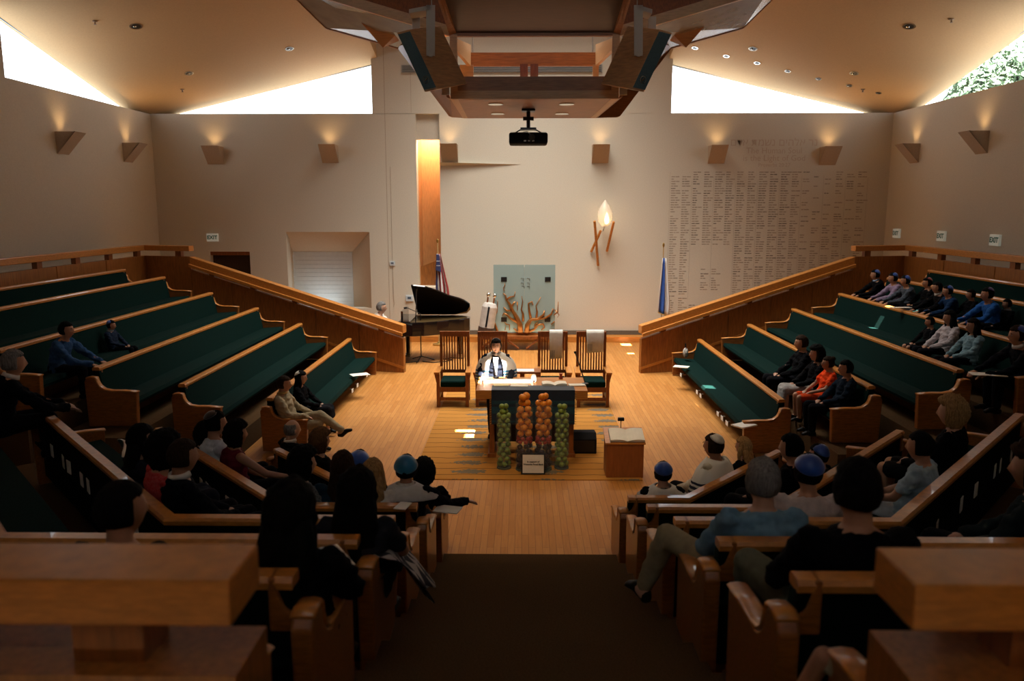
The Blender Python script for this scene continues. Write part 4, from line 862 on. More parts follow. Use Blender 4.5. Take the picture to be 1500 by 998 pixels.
def vase(px, py, rad, hgt, label, layers, which):
    p = at_z(px, py, .012); p.y += rad
    t = thing('glass_vase', label, 'vase', (p.x, p.y, .012), 0, 'glass fruit vases')
    MB().lathe([(rad * .9, 0), (rad, .01), (rad, hgt), (rad - .005, hgt), (rad - .005, .025), (rad * .9, .02)], 24).build('glass_wall', VASEG, t, smooth=False)
    MB().lathe([(rad * .97, .001), (rad * .97, .02), (.01, .02), (.01, .001)], 20).build('glass_base', mat('thick_glass', (.10, .12, .11), .1), t)
    z = .03; i = 0
    while z < hgt + .06:
        f = z / hgt; kind = next(k for lim, k in layers if f <= lim); me, fr, nm, cat = kind
        n = max(3, int(PI * (rad - fr) / fr * .92)); z += fr
        for j in range(n):
            a = 2 * PI * (j + .5 * (i % 2)) / n + random.uniform(-.12, .12)
            if math.sin(a) > .55 and f < .95: continue
            if f > .95 and j % 2: continue
            o = link(nm, me); rr = (rad - fr - .006) * (1 if f < .95 else .5); o.location = (p.x + rr * math.cos(a), p.y + rr * math.sin(a), .012 + z + random.uniform(-.008, .008)); o.rotation_euler = (random.uniform(-.8, .8), random.uniform(-.8, .8), 0)
            o.scale = (random.uniform(.9, 1.05),) * 3
            tag(o, '%s packed in the %s' % (cat[1], which), cat[0], '%ss in the %s' % (cat[0], which))
        z += fr * .62; i += 1
KG = (GRN, .042, 'lime', ('lime', 'green lime')); KO = (ORG, .052, 'orange', ('orange', 'bright orange fruit')); KR = (RED, .034, 'cherry_plum', ('plum', 'small red plum')); KP = (PLUM, .042, 'dark_plum', ('dark plum', 'dark purple plum'))
vase(738, 689, .105, .80, 'leftmost tall glass vase filled with green limes', [(9, KG)], 'leftmost lime vase'); vase(823, 689, .105, .80, 'rightmost tall glass vase filled with green limes', [(9, KG)], 'rightmost lime vase')
vase(768, 692, .125, .93, 'left inner glass vase with oranges over red and dark plums', [(.34, KP), (.48, KR), (9, KO)], 'left orange vase'); vase(796, 692, .125, .95, 'right inner glass vase with oranges over red and dark plums', [(.34, KP), (.48, KR), (9, KO)], 'right orange vase')
p = at_z(781, 694, .012); t = thing('framed_sign', 'small black framed sign with two lines of print before the vases', 'sign', (p.x, p.y - .03, .012)); t.rotation_euler = (-.14, 0, 0)
MB().bb(-.165, .165, -.012, .012, 0, .29).build('frame', BLACK, t, bevel=.004); MB().bb(-.145, .145, -.016, -.012, .02, .27).build('card', PAPER, t)
for z, tx in ((.175, 'In support of'), (.138, 'Westside Food Bank')): o = link('lettering', text_mesh(tx, .032, INK, bold=.03), t); o.rotation_euler = (PI / 2, 0, 0); o.location = (0, -.018, z)
MB().bb(-.03, .03, .012, .10, 0, .02).build('easel_foot', BLACK, t)
p = at_z(854, 665, .012); t = thing('floor_monitor', 'black wedge floor speaker to the right of the reading table', 'speaker', (p.x, p.y + .2, .012))
MB().prism([(-.20, -.2, 0), (-.20, .2, 0), (-.20, .2, .26), (-.20, -.10, .30), (-.20, -.2, .22)], (.40, 0, 0)).build('cabinet', BLKCL, t, bevel=.01); MB().bb(-.17, .17, -.206, -.2, .03, .2).build('grille', BLACK, t)
p = at_z(915, 701, 0); t = thing('small_lectern', 'plain wooden box lectern on the right edge of the rug', 'lectern', (p.x, p.y, 0)); LECT = mat('lectern_wood', (.31, .095, .02), .45, var=.15, scale=5, stretch=(6, 6, 1))
MB().prism([(-.25, 0, .012), (-.25, .36, .012), (-.25, .36, .58), (-.25, 0, .47)], (.50, 0, 0)).build('body', LECT, t, bevel=.005); MB().hexa([(-.27, -.01, .475), (.27, -.01, .475), (.27, .38, .59), (-.27, .38, .59)], [(-.27, -.01, .495), (.27, -.01, .495), (.27, .38, .61), (-.27, .38, .61)]).build('top_board', HONEY, t); MB().bb(-.24, .24, .01, .35, 0, .012).build('plinth', BLACK, t)
open_book((p.x + .03, p.y + .15, .548), .46, .30, 0, 'large open book on the small lectern', .286, CREAM if 0 else PAPER)
o = thing('lectern_microphone', 'small black reading lamp on a thin stem behind the small lectern', 'lamp', (p.x - .02, p.y + .355, .60)); MB().tube([(0, 0, 0), (0, .02, .10)], .006, 6).build('stem', BLACK, o); MB().box((0, .02, .125), (.09, .04, .05)).build('head', BLACK, o, bevel=.008)
# ------------------------------------------------------------------ people
HC = Vector((0, -.02, .68))
def rotx(p, a): return Vector((p[0], p[1] * math.cos(a) + p[2] * math.sin(a), -p[1] * math.sin(a) + p[2] * math.cos(a)))
POSE = {}
def mkpose(name, lean, elbows, wrists, legs=None, headturn=0.0, stand=False, drop=0.0):
    a = math.radians(lean); b = 0.0 if not stand else .0
    TR = [((0, .02, .01), (.150, .125)), ((0, 0, .10), (.165, .125)), ((0, -.03, .24), (.142, .105)), ((0, -.05, .38), (.158, .112)), ((0, -.055, .48), (.170, .100)), ((0, -.05, .545), (.125, .078)), ((0, -.045, .59), (.062, .062))]
    if not stand: TR = [((c[0], c[1], c[2] * .93), r) for c, r in TR]
    kz = 1.0 if stand else .93
    legs = legs or [[(s * .085, .02, .07), (s * .10, .44, .085), (s * .10, .43, -.27), (s * .11, .57, -.32)] for s in (-1, 1)]
    P = dict(lean=a, torso=[(rotx(c, a), r) for c, r in TR], neck=[rotx((0, -.045, .56 * kz), a), rotx((0, -.035, .65 * kz), a)], head=rotx(HC if not stand else HC + Vector((0, 0, .045)), a * .8) + Vector((0, .01, 0)), sh=[rotx((s * .175, -.05, .515 * kz), a) for s in (-1, 1)],
             el=[Vector(e) for e in elbows], wr=[Vector(w) for w in wrists], legs=[[Vector(q) for q in l] for l in legs], turn=headturn, stand=stand)
    POSE[name] = P
mir = lambda e: [(-e[0], e[1], e[2]), e]
mkpose('sit', -5, mir((.25, .05, .27)), mir((.09, .27, .17)))
mkpose('turn', -5, mir((.25, .05, .27)), mir((.09, .27, .17)), headturn=.7)
mkpose('lean', 22, mir((.25, .36, .24)), mir((.13, .60, .17)))
mkpose('cross', -8, mir((.25, .03, .26)), [(-.05, .30, .20), (.09, .28, .18)], [[(-.085, .02, .07), (.02, .45, .20), (.13, .80, -.03), (.16, .95, .0)], [(.085, .02, .07), (.10, .44, .07), (.08, .46, -.27), (.09, .60, -.32)]])
mkpose('reach', 4, [(-.25, .06, .27), (.34, .18, .30)], [(-.09, .27, .17), (.50, .42, .24)])
mkpose('spread', -4, mir((.27, .05, .27)), mir((.10, .26, .17)), [[(-.085, .02, .07), (-.42, .36, .20), (-.52, .50, -.20), (-.60, .62, -.24)], [(.085, .02, .07), (.14, .44, .08), (.12, .43, -.27), (.13, .57, -.32)]])
mkpose('knee', -4, mir((.27, .05, .27)), mir((.10, .26, .17)), [[(-.085, .02, .07), (-.27, .42, .15), (-.24, .43, -.26), (-.26, .57, -.31)], [(.085, .02, .07), (.14, .44, .08), (.12, .43, -.27), (.13, .57, -.32)]])
mkpose('stand', 9, [(-.27, .10, .27), (.27, .10, .27)], [(-.22, .36, .18), (.17, .36, .18)], [[(s * .085, .0, .03), (s * .09, .02, -.40), (s * .09, -.01, -.83), (s * .11, .13, -.885)] for s in (-1, 1)], stand=True)
def head_shell(mb, C, turn, grow=None, n=30, m=22):
    rx, ry, rz = .081, .103, .126
    R = Matrix.Rotation(-turn, 3, 'Z'); vs = []
    def pt(x, y, z):
        g = grow(x, y, z) if grow else 0.0
        px, py, pz = rx * x, ry * y, rz * z
        if z < 0: px *= 1 - .26 * (-z) ** 1.3; py *= 1 - .10 * (-z) if y > 0 else 1 - .35 * (-z)
        if y > 0 and not grow:
            f = y
            py += f * (.026 * math.exp(-(x / .15) ** 2) * math.exp(-((z + .20) / .16) ** 2) + .010 * math.exp(-(x / .12) ** 2) * math.exp(-((z - .02) / .16) ** 2) + .004 * math.exp(-((z - .22) / .10) ** 2)
                       - .010 * math.exp(-((abs(x) - .36) / .16) ** 2 - ((z - .06) / .10) ** 2) + .006 * math.exp(-(x / .3) ** 2 - ((z + .50) / .07) ** 2) - .004 * math.exp(-((z + .62) / .06) ** 2) + .010 * math.exp(-(x / .35) ** 2 - ((z + .85) / .16) ** 2))
        v = Vector((px, py, pz)); 
        if g: v += Vector((x / rx, y / ry, z / rz)).normalized() * g
        return Vector(C) + R @ v
    vs.append(pt(0, 0, 1))
    for i in range(1, m):
        t = PI * i / m
        for j in range(n): vs.append(pt(math.sin(t) * math.sin(2 * PI * j / n), math.sin(t) * math.cos(2 * PI * j / n), math.cos(t)))
    vs.append(pt(0, 0, -1)); e = len(vs) - 1
    fs = [(0, 1 + j, 1 + (j + 1) % n) for j in range(n)] + [(1 + i * n + j, 1 + (i + 1) * n + j, 1 + (i + 1) * n + (j + 1) % n, 1 + i * n + (j + 1) % n) for i in range(m - 2) for j in range(n)] + [(e, 1 + (m - 2) * n + (j + 1) % n, 1 + (m - 2) * n + j) for j in range(n)]
    mb.add(vs, fs)
def limb(mb, pts, rad):
    """tapered limb with round joints, resampled so bends stay full"""
    for i in range(len(pts) - 1): mb.tube([pts[i].lerp(pts[i + 1], k / 3) for k in range(4)], [rad[i] + (rad[i + 1] - rad[i]) * k / 3 for k in range(4)], 12)
    for p, r in zip(pts, rad): mb.ball(p, r, 12, 8)
def hand(mb, W, d, side):
    d = d.normalized(); lat = d.cross(Vector((0, 0, 1))).normalized(); n = lat.cross(d).normalized()
    mb.tube([W - d * .01, W + d * .03, W + d * .075, W + d * .09], [(.026, .018), (.038, .017), (.042, .015), (.038, .012)], 10)
    for k, (o, L) in enumerate(((-.031, .058), (-.011, .070), (.011, .074), (.031, .066))):
        a = W + d * .082 + lat * o; b = a + d * L * .5 + lat * o * .12 - n * .006; c = b + d * L * .42 - n * L * .35; mb.tube([a, b, c], [.0098, .009, .0075], 7); mb.ball(c, .0078, 7, 5)
    t0 = W + d * .025 - lat * side * .03; t1 = t0 + d * .03 - lat * side * .028 - n * .006; t2 = t1 + d * .032 - lat * side * .004 - n * .008; mb.tube([t0, t1, t2], [.014, .011, .008], 7); mb.ball(t2, .0085, 7, 5)
def remesh(mb, name, vox, smooth=4, fold=0.0, seed=0):
    me = mb.mesh(name); o = bpy.data.objects.new(name, me); COL.objects.link(o)
    r = o.modifiers.new('r', 'REMESH'); r.mode = 'VOXEL'; r.voxel_size = vox; r.use_smooth_shade = True
    s = o.modifiers.new('s', 'SMOOTH'); s.iterations = smooth; s.factor = .5
    dg = bpy.context.evaluated_depsgraph_get(); out = bpy.data.meshes.new_from_object(o.evaluated_get(dg)); bpy.data.objects.remove(o); bpy.data.meshes.remove(me); out.name = name
    if fold:
        nv = [v.normal.copy() for v in out.vertices]; q = Vector((seed * 3.1, 0, 0))
        for v, nn in zip(out.vertices, nv):
            c = v.co; v.co = c + nn * fold * (noise.noise(Vector((c.x * 9, c.y * 9, c.z * 22)) + q) + .5 * noise.noise(c * 38 + q))
    out.polygons.foreach_set('use_smooth', [True] * len(out.polygons)); out.materials.clear(); out.materials.append(BLKCL)
    return out
CACHE = {}
def body_mesh(pose):
    k = ('body', pose)
    if k in CACHE: return CACHE[k]
    P = POSE[pose]; mb = MB()
    mb.tube([c for c, r in P['torso']], [r for c, r in P['torso']], 16)
    mb.tube([P['neck'][0], P['neck'][1], P['head'] + Vector((0, -.02, -.04))], [.060, .052, .052], 12)
    head_shell(mb, P['head'], P['turn'])
    R = Matrix.Rotation(-P['turn'], 3, 'Z')
    for s in (-1, 1): mb.ball(P['head'] + R @ Vector((s * .081, -.005, .0)), (.012, .022, .032), 8, 6)
    for i, s in enumerate((-1, 1)):
        limb(mb, [P['sh'][i], P['el'][i], P['wr'][i]], [.050, .038, .026]); d = (P['wr'][i] - P['el'][i]).normalized(); hand(mb, P['wr'][i], d + Vector((0, .1, -.12)), -s)
        l = P['legs'][i]; limb(mb, l[:3], [.082, .056, .036]); mb.tube([l[2] + Vector((0, -.05, -.045)), l[2].lerp(l[3], .4) + Vector((0, 0, -.01)), l[3]], [(.034, .036), (.042, .034), (.036, .018)], 10)
    CACHE[k] = remesh(mb, 'body', .0095, 3); return CACHE[k]
def top_mesh(pose, sleeve, var):
    k = ('top', pose, sleeve, var)
    if k in CACHE: return CACHE[k]
    P = POSE[pose]; mb = MB(); g = .020
    tor = P['torso'][:-1] + [(P['torso'][-1][0] + Vector((0, 0, -.008)), (.052, .052))]
    mb.tube([c for c, r in tor], [(r[0] + g, r[1] + g) for c, r in tor], 18)
    for i in range(2):
        s, e, w = P['sh'][i], P['el'][i], P['wr'][i]
        if sleeve >= 1: limb(mb, [s, e, e.lerp(w, .97)], [.068, .054, .040])
        elif sleeve > 0: limb(mb, [s, s.lerp(e, .62)], [.066, .060])
        else: mb.ball(s.lerp(P['torso'][4][0], .25), .062)
    CACHE[k] = remesh(mb, 'top', .014, 2, .018, var); return CACHE[k]
def bottom_mesh(pose, kind):
    k = ('bottom', pose, kind)
    if k in CACHE: return CACHE[k]
    P = POSE[pose]; mb = MB(); t = P['torso']
    mb.tube([t[0][0] + Vector((0, 0, -.03)), t[0][0], t[1][0], t[1][0] + Vector((0, -.01, .06))], [(.15, .13), (.172, .145), (.176, .140), (.165, .130)], 16)
    for i in range(2):
        l = P['legs'][i]
        if kind == 'trousers': limb(mb, [l[0], l[1], l[2] + Vector((0, 0, .02))], [.100, .074, .056])
        elif kind == 'shorts': limb(mb, [l[0], l[0].lerp(l[1], .85)], [.100, .080])
        else: limb(mb, [l[0], l[1]], [.105, .082])
    if kind == 'skirt':
        a, b = (P['legs'][0][0] + P['legs'][1][0]) / 2, (P['legs'][0][1] + P['legs'][1][1]) / 2; mb.tube([a, a.lerp(b, .5), b + Vector((0, .03, -.02))], [(.19, .09), (.185, .085), (.175, .085)], 14)
        mb.tube([b + Vector((0, .02, .02)), b + Vector((0, .05, -.16))], [(.17, .07), (.18, .06)], 14)
    CACHE[k] = remesh(mb, 'bottom', .015, 3, .008, 5); return CACHE[k]
def shoe_mesh(pose, i):
    k = ('shoe', pose, i)
    if k in CACHE: return CACHE[k]
    l = POSE[pose]['legs'][i]; mb = MB().tube([l[2] + Vector((0, -.06, -.05)), l[2] + Vector((0, .0, -.045)), l[2].lerp(l[3], .6), l[3] + (l[3] - l[2]).normalized() * .02], [(.036, .038), (.044, .05), (.048, .034), (.036, .022)], 10)
    CACHE[k] = remesh(mb, 'shoe', .013, 2); return CACHE[k]
def ss(a, b, x): t = max(0, min(1, (x - a) / (b - a))); return t * t * (3 - 2 * t)
def hair_mesh(kind, turn):
    k = ('hair', kind, turn)
    if k in CACHE: return CACHE[k]
    th = {'short': .014, 'bald': .008, 'long': .020, 'curly': .048, 'bun': .012, 'big': .040}[kind]
    line = {'bald': .80, 'curly': .55}.get(kind, .50)
    def grow(x, y, z):
        lj = line + .10 * noise.noise(Vector((x * 5, y * 5, 3))); face = ss(.05 + .10 * max(0, z), .40, y) * (1 - ss(lj - .12, lj + .10, z)); low = ss(-.35, -.65, z) if kind in ('short', 'bald', 'bun') else ss(-.75, -.95, z)
        topb = ss(.55, .8, z) if kind == 'bald' else 0
        w = max(face, low, topb); nz_ = noise.noise(Vector((x, y, z)) * (7 if kind == 'curly' else 4)) * (.016 if kind in ('curly', 'big') else .005) + noise.noise(Vector((x * 16, y * 16, z * (14 if kind == 'curly' else 3)))) * (.010 if kind == 'curly' else .005)
        return (th + nz_) * (1 - w) - .022 * w
    mb = MB(); head_shell(mb, (0, 0, 0), turn, grow, 44, 30)
    if kind in ('long', 'big'):
        R = Matrix.Rotation(-turn, 3, 'Z'); e = 1.25 if kind == 'big' else 1
        mb.tube([R @ Vector((0, -.045, .03)), R @ Vector((0, -.065, -.08)), Vector((0, -.095, -.18)), Vector((0, -.115, -.29)), Vector((0, -.12, -.34))], [(.085 * e, .055 * e), (.100 * e, .055 * e), (.115 * e, .05 * e), (.095 * e, .035), (.05 * e, .02)], 16)
        for s in (-1, 1): mb.tube([R @ Vector((s * .078, .0, .02)), R @ Vector((s * .088, .01, -.10)), Vector((s * .10, -.01, -.22))], [.026, .028, .015], 10)
    if kind == 'bun': mb.ball((0, -.085, .09), (.045, .045, .042), 12, 8)
    CACHE[k] = mb.mesh('hair', BLKCL, True); return CACHE[k]
def kippah_mesh(deg):
    k = ('kip', deg)
    if k not in CACHE:
        pr = [(.004, 1.0)] + [(math.sin(math.radians(a)), math.cos(math.radians(a))) for a in range(8, deg + 1, 8)]
        pr = [(r * .112, z * .146) for r, z in pr]; pr += [(r * .95, z - .006) for r, z in pr[::-1]]
        CACHE[k] = MB().lathe(pr, 22).mesh('kippah', BLKCL, True)
    return CACHE[k]
def cape_mesh(pose, short=False):
    """shawl around back, shoulders and upper arms, open at the front"""
    k = ('cape', pose, short)
    if k in CACHE: return CACHE[k]
    P = POSE[pose]; a = P['lean']; vs, fs = [], []; lv = [(.600, .085, .085), (.565, .15, .10), (.53, .215, .115), (.47, .275, .14), (.37, .325, .165), (.26, .345, .185), (.14, .34, .19), (.04, .33, .195)]
    kz = 1 if P['stand'] else .93; lv = lv[:4] if short else lv; lv = [(z * kz, rx, ry) for z, rx, ry in lv]
    n = 29
    for i, (z, rx, ry) in enumerate(lv):
        for j in range(n):
            t = math.radians(-158 + 316 * j / (n - 1)); w = 1 + .03 * math.sin(j * 1.9 + i * .3) * (i > 1)
            vs.append(rotx((rx * math.sin(t) * w, -.045 - ry * math.cos(t) * w, z), a))
    fs = [(i * n + j, i * n + j + 1, (i + 1) * n + j + 1, (i + 1) * n + j) for i in range(len(lv) - 1) for j in range(n - 1)]
    CACHE[k] = MB().add(vs, fs).mesh('shawl', BLKCL, True); return CACHE[k]
def collar_mesh(pose):
    k = ('collar', pose)
    if k in CACHE: return CACHE[k]
    P = POSE[pose]; mb = MB(); c = P['torso'][-1][0]; vs = []; n = 20
    for z, r in ((-.012, .079), (.030, .069), (.030, .062), (-.012, .070)):
        vs += [rotx((r * math.sin(2 * PI * j / n), r * math.cos(2 * PI * j / n) * 1.05, z), P['lean']) + c for j in range(n)]
    mb.add(vs, [(i * n + j, i * n + (j + 1) % n, ((i + 1) % 4) * n + (j + 1) % n, ((i + 1) % 4) * n + j) for i in range(4) for j in range(n)])
    CACHE[k] = mb.mesh('collar', BLKCL, True); return CACHE[k]
EYE_M = MB().ball((0, 0, 0), (.011, .008, .008), 8, 6).mesh('eye', mat('eye_white', (.35, .32, .3), .3), True); IRIS = MB().ball((0, .006, 0), (.0055, .004, .006), 8, 6).mesh('iris', INK, True)
BROW = MB().tube([(-.016, 0, 0), (0, .003, .004), (.016, 0, .001)], .0035, 5).mesh('eyebrow', BLKCL, True); LIPS = MB().tube([(-.022, -.006, 0), (-.008, .002, .002), (.008, .002, .002), (.022, -.006, 0)], [.002, .005, .005, .002], 6).mesh('lips', BLKCL, True)
def col(c, rough=.85, var=.15, sc=18, pat=None):
    key = 'cloth_%d_%d_%d%s' % (c[0] * 999, c[1] * 999, c[2] * 999, pat or '')
    if pat: return mat(key, c, rough, col2=pat[0], scale=pat[1], spec=.1)
    return mat(key, c, rough, var=var, scale=sc, spec=.06, bump=.08)
def put(name, me, parent, m, loc=(0, 0, 0), rot=(0, 0, 0)):
    o = link(name, me, parent); o.location = loc; o.rotation_euler = rot
    if m: o.material_slots[0].link = 'OBJECT'; o.material_slots[0].material = m
    return o
SK = dict(l=(.50, .27, .17), t=(.40, .19, .105), b=(.17, .08, .045)); HR = dict(k=(.004, .0035, .003), d=(.025, .013, .007), br=(.075, .035, .014), bl=(.34, .20, .08), g=(.17, .16, .15), w=(.4, .39, .37))
NP = [0]
def person(label, root, rz, scale, pose='sit', skin='l', hair=('short', 'k'), top=((.01, .012, .02), 1), bot=('trousers', (.004, .004, .006)), kip=None, collar=None, cape=None, face=False, pat=None, shoes=(.008, .007, .006)):
    NP[0] += 1; P = POSE[pose]
    t = thing('person', label, 'person', root, rz, None); t.scale = (scale,) * 3
    sk = mat('skin_' + skin, SK[skin], .55, var=.06, scale=20); H = P['head']; tq = (0, 0, -P['turn']); R = Matrix.Rotation(-P['turn'], 3, 'Z'); hm = mat('hair_' + hair[1], HR[hair[1]], .75, var=.45, scale=14, stretch=(7, 7, 1), bump=.7, spec=.08)
    b = put('body', body_mesh(pose), t, sk)
    put('hair', hair_mesh(hair[0], P['turn']), t, hm, H)
    put('top', top_mesh(pose, top[1], NP[0] % 2), t, col(top[0], pat=pat)); put('bottom', bottom_mesh(pose, bot[0]), t, col(bot[1]))
    for i in (0, 1): put('shoe', shoe_mesh(pose, i), t, col(shoes, .4))
    if collar: put('collar', collar_mesh(pose), t, col(collar))
    if cape: o = put('shawl', cape_mesh(pose, cape.name == 'plain_shawl'), t, cape); s_ = o.modifiers.new('thickness', 'SOLIDIFY'); s_.thickness = .014; s_.offset = 1
    if kip: put('kippah', kippah_mesh(kip[1]), t, mat('kippah_%d%d%d' % tuple(int(c * 99) for c in kip[0]), kip[0], .35, var=.25, scale=10, sheen=.3), H, (math.radians(26), 0, -P['turn']))
    if face:
        for s in (-1, 1):
            e = put('eye', EYE_M, t, None, H + R @ Vector((s * .030, .089, .008)), tq); put('iris', IRIS, e, None); put('eyebrow', BROW, t, hm, H + R @ Vector((s * .030, .098, .030)), tq)
        put('lips', LIPS, t, mat('lip_tone', (.28, .09, .07), .5), H + R @ Vector((0, .094, -.063)), tq)
    return t
def row_frame(row):
    """seat line: a point, the facing direction, tier height and yaw"""
    kind, k = row
    if kind == 'C': return Vector((0, ROWD[k - 1], 0)), Vector((0, 1, 0)), ROWZ[k - 1], 0.0
    if kind in ('WL', 'WR'):
        s = -1 if kind == 'WL' else 1; c = row_path(k - 1, s)[1]; return Vector((c[0], c[1], 0)), Vector((-s * math.cos(WA), math.sin(WA), 0)), ROWZ[k - 1], (math.radians(-48) if s < 0 else math.radians(48))
    s = -1 if kind == 'SL' else 1; return Vector((s * SX[k - 1] + (.08 if s > 0 else 0), 0, 0)), Vector((-s, 0, 0)), SZ[k - 1], -PI / 2 if s < 0 else PI / 2
LOG = []
def seat(label, px, py, row, pose='sit', dz=0.0, yaw=0.0, smin=.86, smax=1.04, umax=.36, **kw):
    p0, n, tz, rz = row_frame(row); sz = tz + .345; H = POSE[pose]['head']
    ur = .29
    P = at_plane(px, py, p0 + n * (ur + H.y), n); sc = max(smin, min(smax, (P.z - sz) / H.z))
    P = at_z(px, py, sz + H.z * sc); h = Matrix.Rotation(rz + yaw, 3, 'Z') @ (H * sc); r = P - h; r.z = sz
    u = (r - p0).dot(n); uc = max(.22, min(umax, u)); r += n * (uc - u)
    LOG.append((label[:30], round(sc, 2), round(u, 2)))
    return person(label, r, rz + yaw, sc, pose, **kw)
BLU = ((.008, .07, .36), 64); WHT = ((.62, .58, .5), 48); TEALK = ((.006, .16, .32), 72); SUIT = ((.004, .0045, .007), 1); BLKS = ((.003, .003, .004), 1); BLKK = ((.008, .008, .01), 40)
KH = ('trousers', (.30, .25, .15)); DKT = ('trousers', (.004, .0045, .007)); WS = (.66, .62, .56)
def tallit_mat(name, stripe, z0_, z1_):
    m = bpy.data.materials.new(name); m.use_nodes = True; nt = m.node_tree; b = nt.nodes['Principled BSDF']; tc = nd(nt, 'ShaderNodeTexCoord'); sp = nd(nt, 'ShaderNodeSeparateXYZ'); nt.links.new(tc.outputs['Object'], sp.inputs[0])
    z = sp.outputs[2]; band = mth(nt, 'MULTIPLY', mth(nt, 'GREATER_THAN', z, z0_), mth(nt, 'LESS_THAN', z, z1_)); st_ = mth(nt, 'MULTIPLY', band, mth(nt, 'GREATER_THAN', mth(nt, 'FRACT', mth(nt, 'MULTIPLY', z, 19)), .42))
    mx = nd(nt, 'ShaderNodeMixRGB'); mx.inputs[1].default_value = (.62, .60, .55, 1); mx.inputs[2].default_value = (*stripe, 1); nt.links.new(st_, mx.inputs[0]); nt.links.new(mx.outputs[0], b.inputs['Base Color']); b.inputs['Roughness'].default_value = .85
    return m
TAL1 = tallit_mat('reader_shawl', (.02, .13, .26), .13, .33); TAL2 = tallit_mat('striped_shawl', (.01, .015, .04), .18, .36); TAL3 = mat('plain_shawl', (.60, .58, .54), .85, var=.08, scale=20)
# the reader behind the table
hp = at_y(727, 505, 12.35); sc = (hp.z - .012) / (.905 + POSE['stand']['head'].z)
rd = person('reader in a blue striped white prayer shawl standing behind the table', (hp.x, 12.35 - POSE['stand']['head'].y * sc, .012 + .905 * sc), PI, sc, 'stand', 'l', ('short', 'k'), ((.010, .012, .02), 1), DKT, ((.006, .006, .012), 48), WS, TAL1, True)
P_ = POSE['stand']; MB().add([rotx((-.045, .098, .57), P_['lean']), rotx((.045, .098, .57), P_['lean']), rotx((.012, .132, .24), P_['lean']), rotx((-.012, .132, .24), P_['lean'])] + [rotx((-.045, .11, .57), P_['lean']), rotx((.045, .11, .57), P_['lean']), rotx((.012, .146, .24), P_['lean']), rotx((-.012, .146, .24), P_['lean'])], [(0, 1, 2, 3), (4, 5, 6, 7), (0, 1, 5, 4), (1, 2, 6, 5), (2, 3, 7, 6), (3, 0, 4, 7)]).build('shirt_front', WHITECL, rd)
MB().hexa([rotx((-.018, .115, .55), P_['lean']), rotx((.018, .115, .55), P_['lean']), rotx((.02, .15, .27), P_['lean']), rotx((-.02, .15, .27), P_['lean'])], [rotx((-.018, .125, .55), P_['lean']), rotx((.018, .125, .55), P_['lean']), rotx((.02, .16, .27), P_['lean']), rotx((-.02, .16, .27), P_['lean'])]).build('necktie', mat('striped_tie', (.05, .01, .015), .6, col2=(.4, .36, .36), scale=14, stretch=(1, 1, 3)), rd)
MB().tube([P_['head'] + Vector((s, .106, .006)) for s in (-.05, -.03, -.01, .01, .03, .05)], .003, 5).build('glasses', BLACK, rd)
# the pianist
hp = at_y(557, 451, PY + .72); pr = person('pianist in a white shirt seated behind the balustrade at the piano', (hp.x - .19, hp.y, .52), -PI / 2, (hp.z - .52) / POSE['lean']['head'].z, 'lean', 'l', ('short', 'g'), (WS, 1), DKT, face=True)
bn.location.x = hp.x - .19; bn.location.y = hp.y
# side pews, left
seat('man in a beige suit with crossed legs on the left front side pew', 416, 563, ('SL', 1), 'cross', skin='t', hair=('short', 'd'), top=((.34, .27, .165), 1), bot=('trousers', (.34, .27, .165)), collar=(.5, .38, .16), face=True, kip=None)
seat('woman in black with a white kippah beside the man in beige', 441, 554, ('SL', 1), hair=('long', 'k'), top=BLKS, bot=('skirt', (.008, .008, .01)), kip=WHT, face=True)
seat('person in a blue shirt leaning on the rail of the left side pews', 97, 484, ('SL', 4), 'lean', skin='t', hair=('short', 'k'), top=((.03, .075, .17), 1), face=True)
seat('child with a blue kippah and pale shirt front on the left side pews', 163, 477, ('SL', 4), smin=.62, skin='t', hair=('short', 'k'), top=((.012, .02, .04), 1), collar=(.4, .45, .5), kip=BLU, face=True)
seat('grey haired man in a dark suit at the far left edge', 20, 532, ('WL', 4), 'lean', umax=.62, skin='t', hair=('short', 'g'), top=SUIT, collar=WS)
# angled pews, left
seat('woman in a dark dress holding a white cloth, left third angled pew', 207, 645, ('WL', 3), skin='t', hair=('long', 'k'), top=((.010, .012, .02), .5), bot=('skirt', (.01, .012, .02)))
seat('person in a red dotted top on the left third angled pew', 241, 661, ('WL', 3), skin='t', hair=('curly', 'k'), top=((.42, .015, .02), .5), pat=((.5, .10, .10), 60))
seat('man in a dark suit with white collar on the left third angled pew', 276, 668, ('WL', 3), skin='t', hair=('short', 'd'), top=SUIT, collar=WS)
seat('dark haired person left of the man in a white shirt', 280, 640, ('WL', 2), skin='t', hair=('curly', 'k'), top=BLKS)
seat('man in a white shirt and dark kippah on the left second angled pew', 316, 621, ('WL', 2), skin='t', hair=('short', 'k'), top=((.55, .60, .66), 1), kip=BLKK)
seat('woman in a sleeveless maroon top with big dark hair', 347, 637, ('WL', 2), 'reach', skin='t', hair=('curly', 'k'), top=((.11, .008, .016), 0))
seat('balding man in a black suit on the left front angled pew', 428, 630, ('WL', 1), skin='l', hair=('bald', 'g'), top=SUIT, collar=WS)
seat('brown haired person beside the balding man on the left', 470, 647, ('WL', 1), skin='t', hair=('curly', 'br'), top=BLKS)
seat('woman in a grey sequined top on the left second row', 466, 676, ('WL', 2), hair=('curly', 'k'), top=((.015, .018, .02), 1), pat=((.30, .33, .33), 90))
seat('brown haired woman in teal seated left of the blonde woman', 502, 684, ('C', 2), hair=('long', 'd'), top=((.01, .03, .05), 1), skin='t')
seat('blonde woman in white seen from behind, left of the aisle', 546, 694, ('C', 2), hair=('long', 'bl'), top=(WS, .5), bot=('skirt', (.3, .3, .3)))
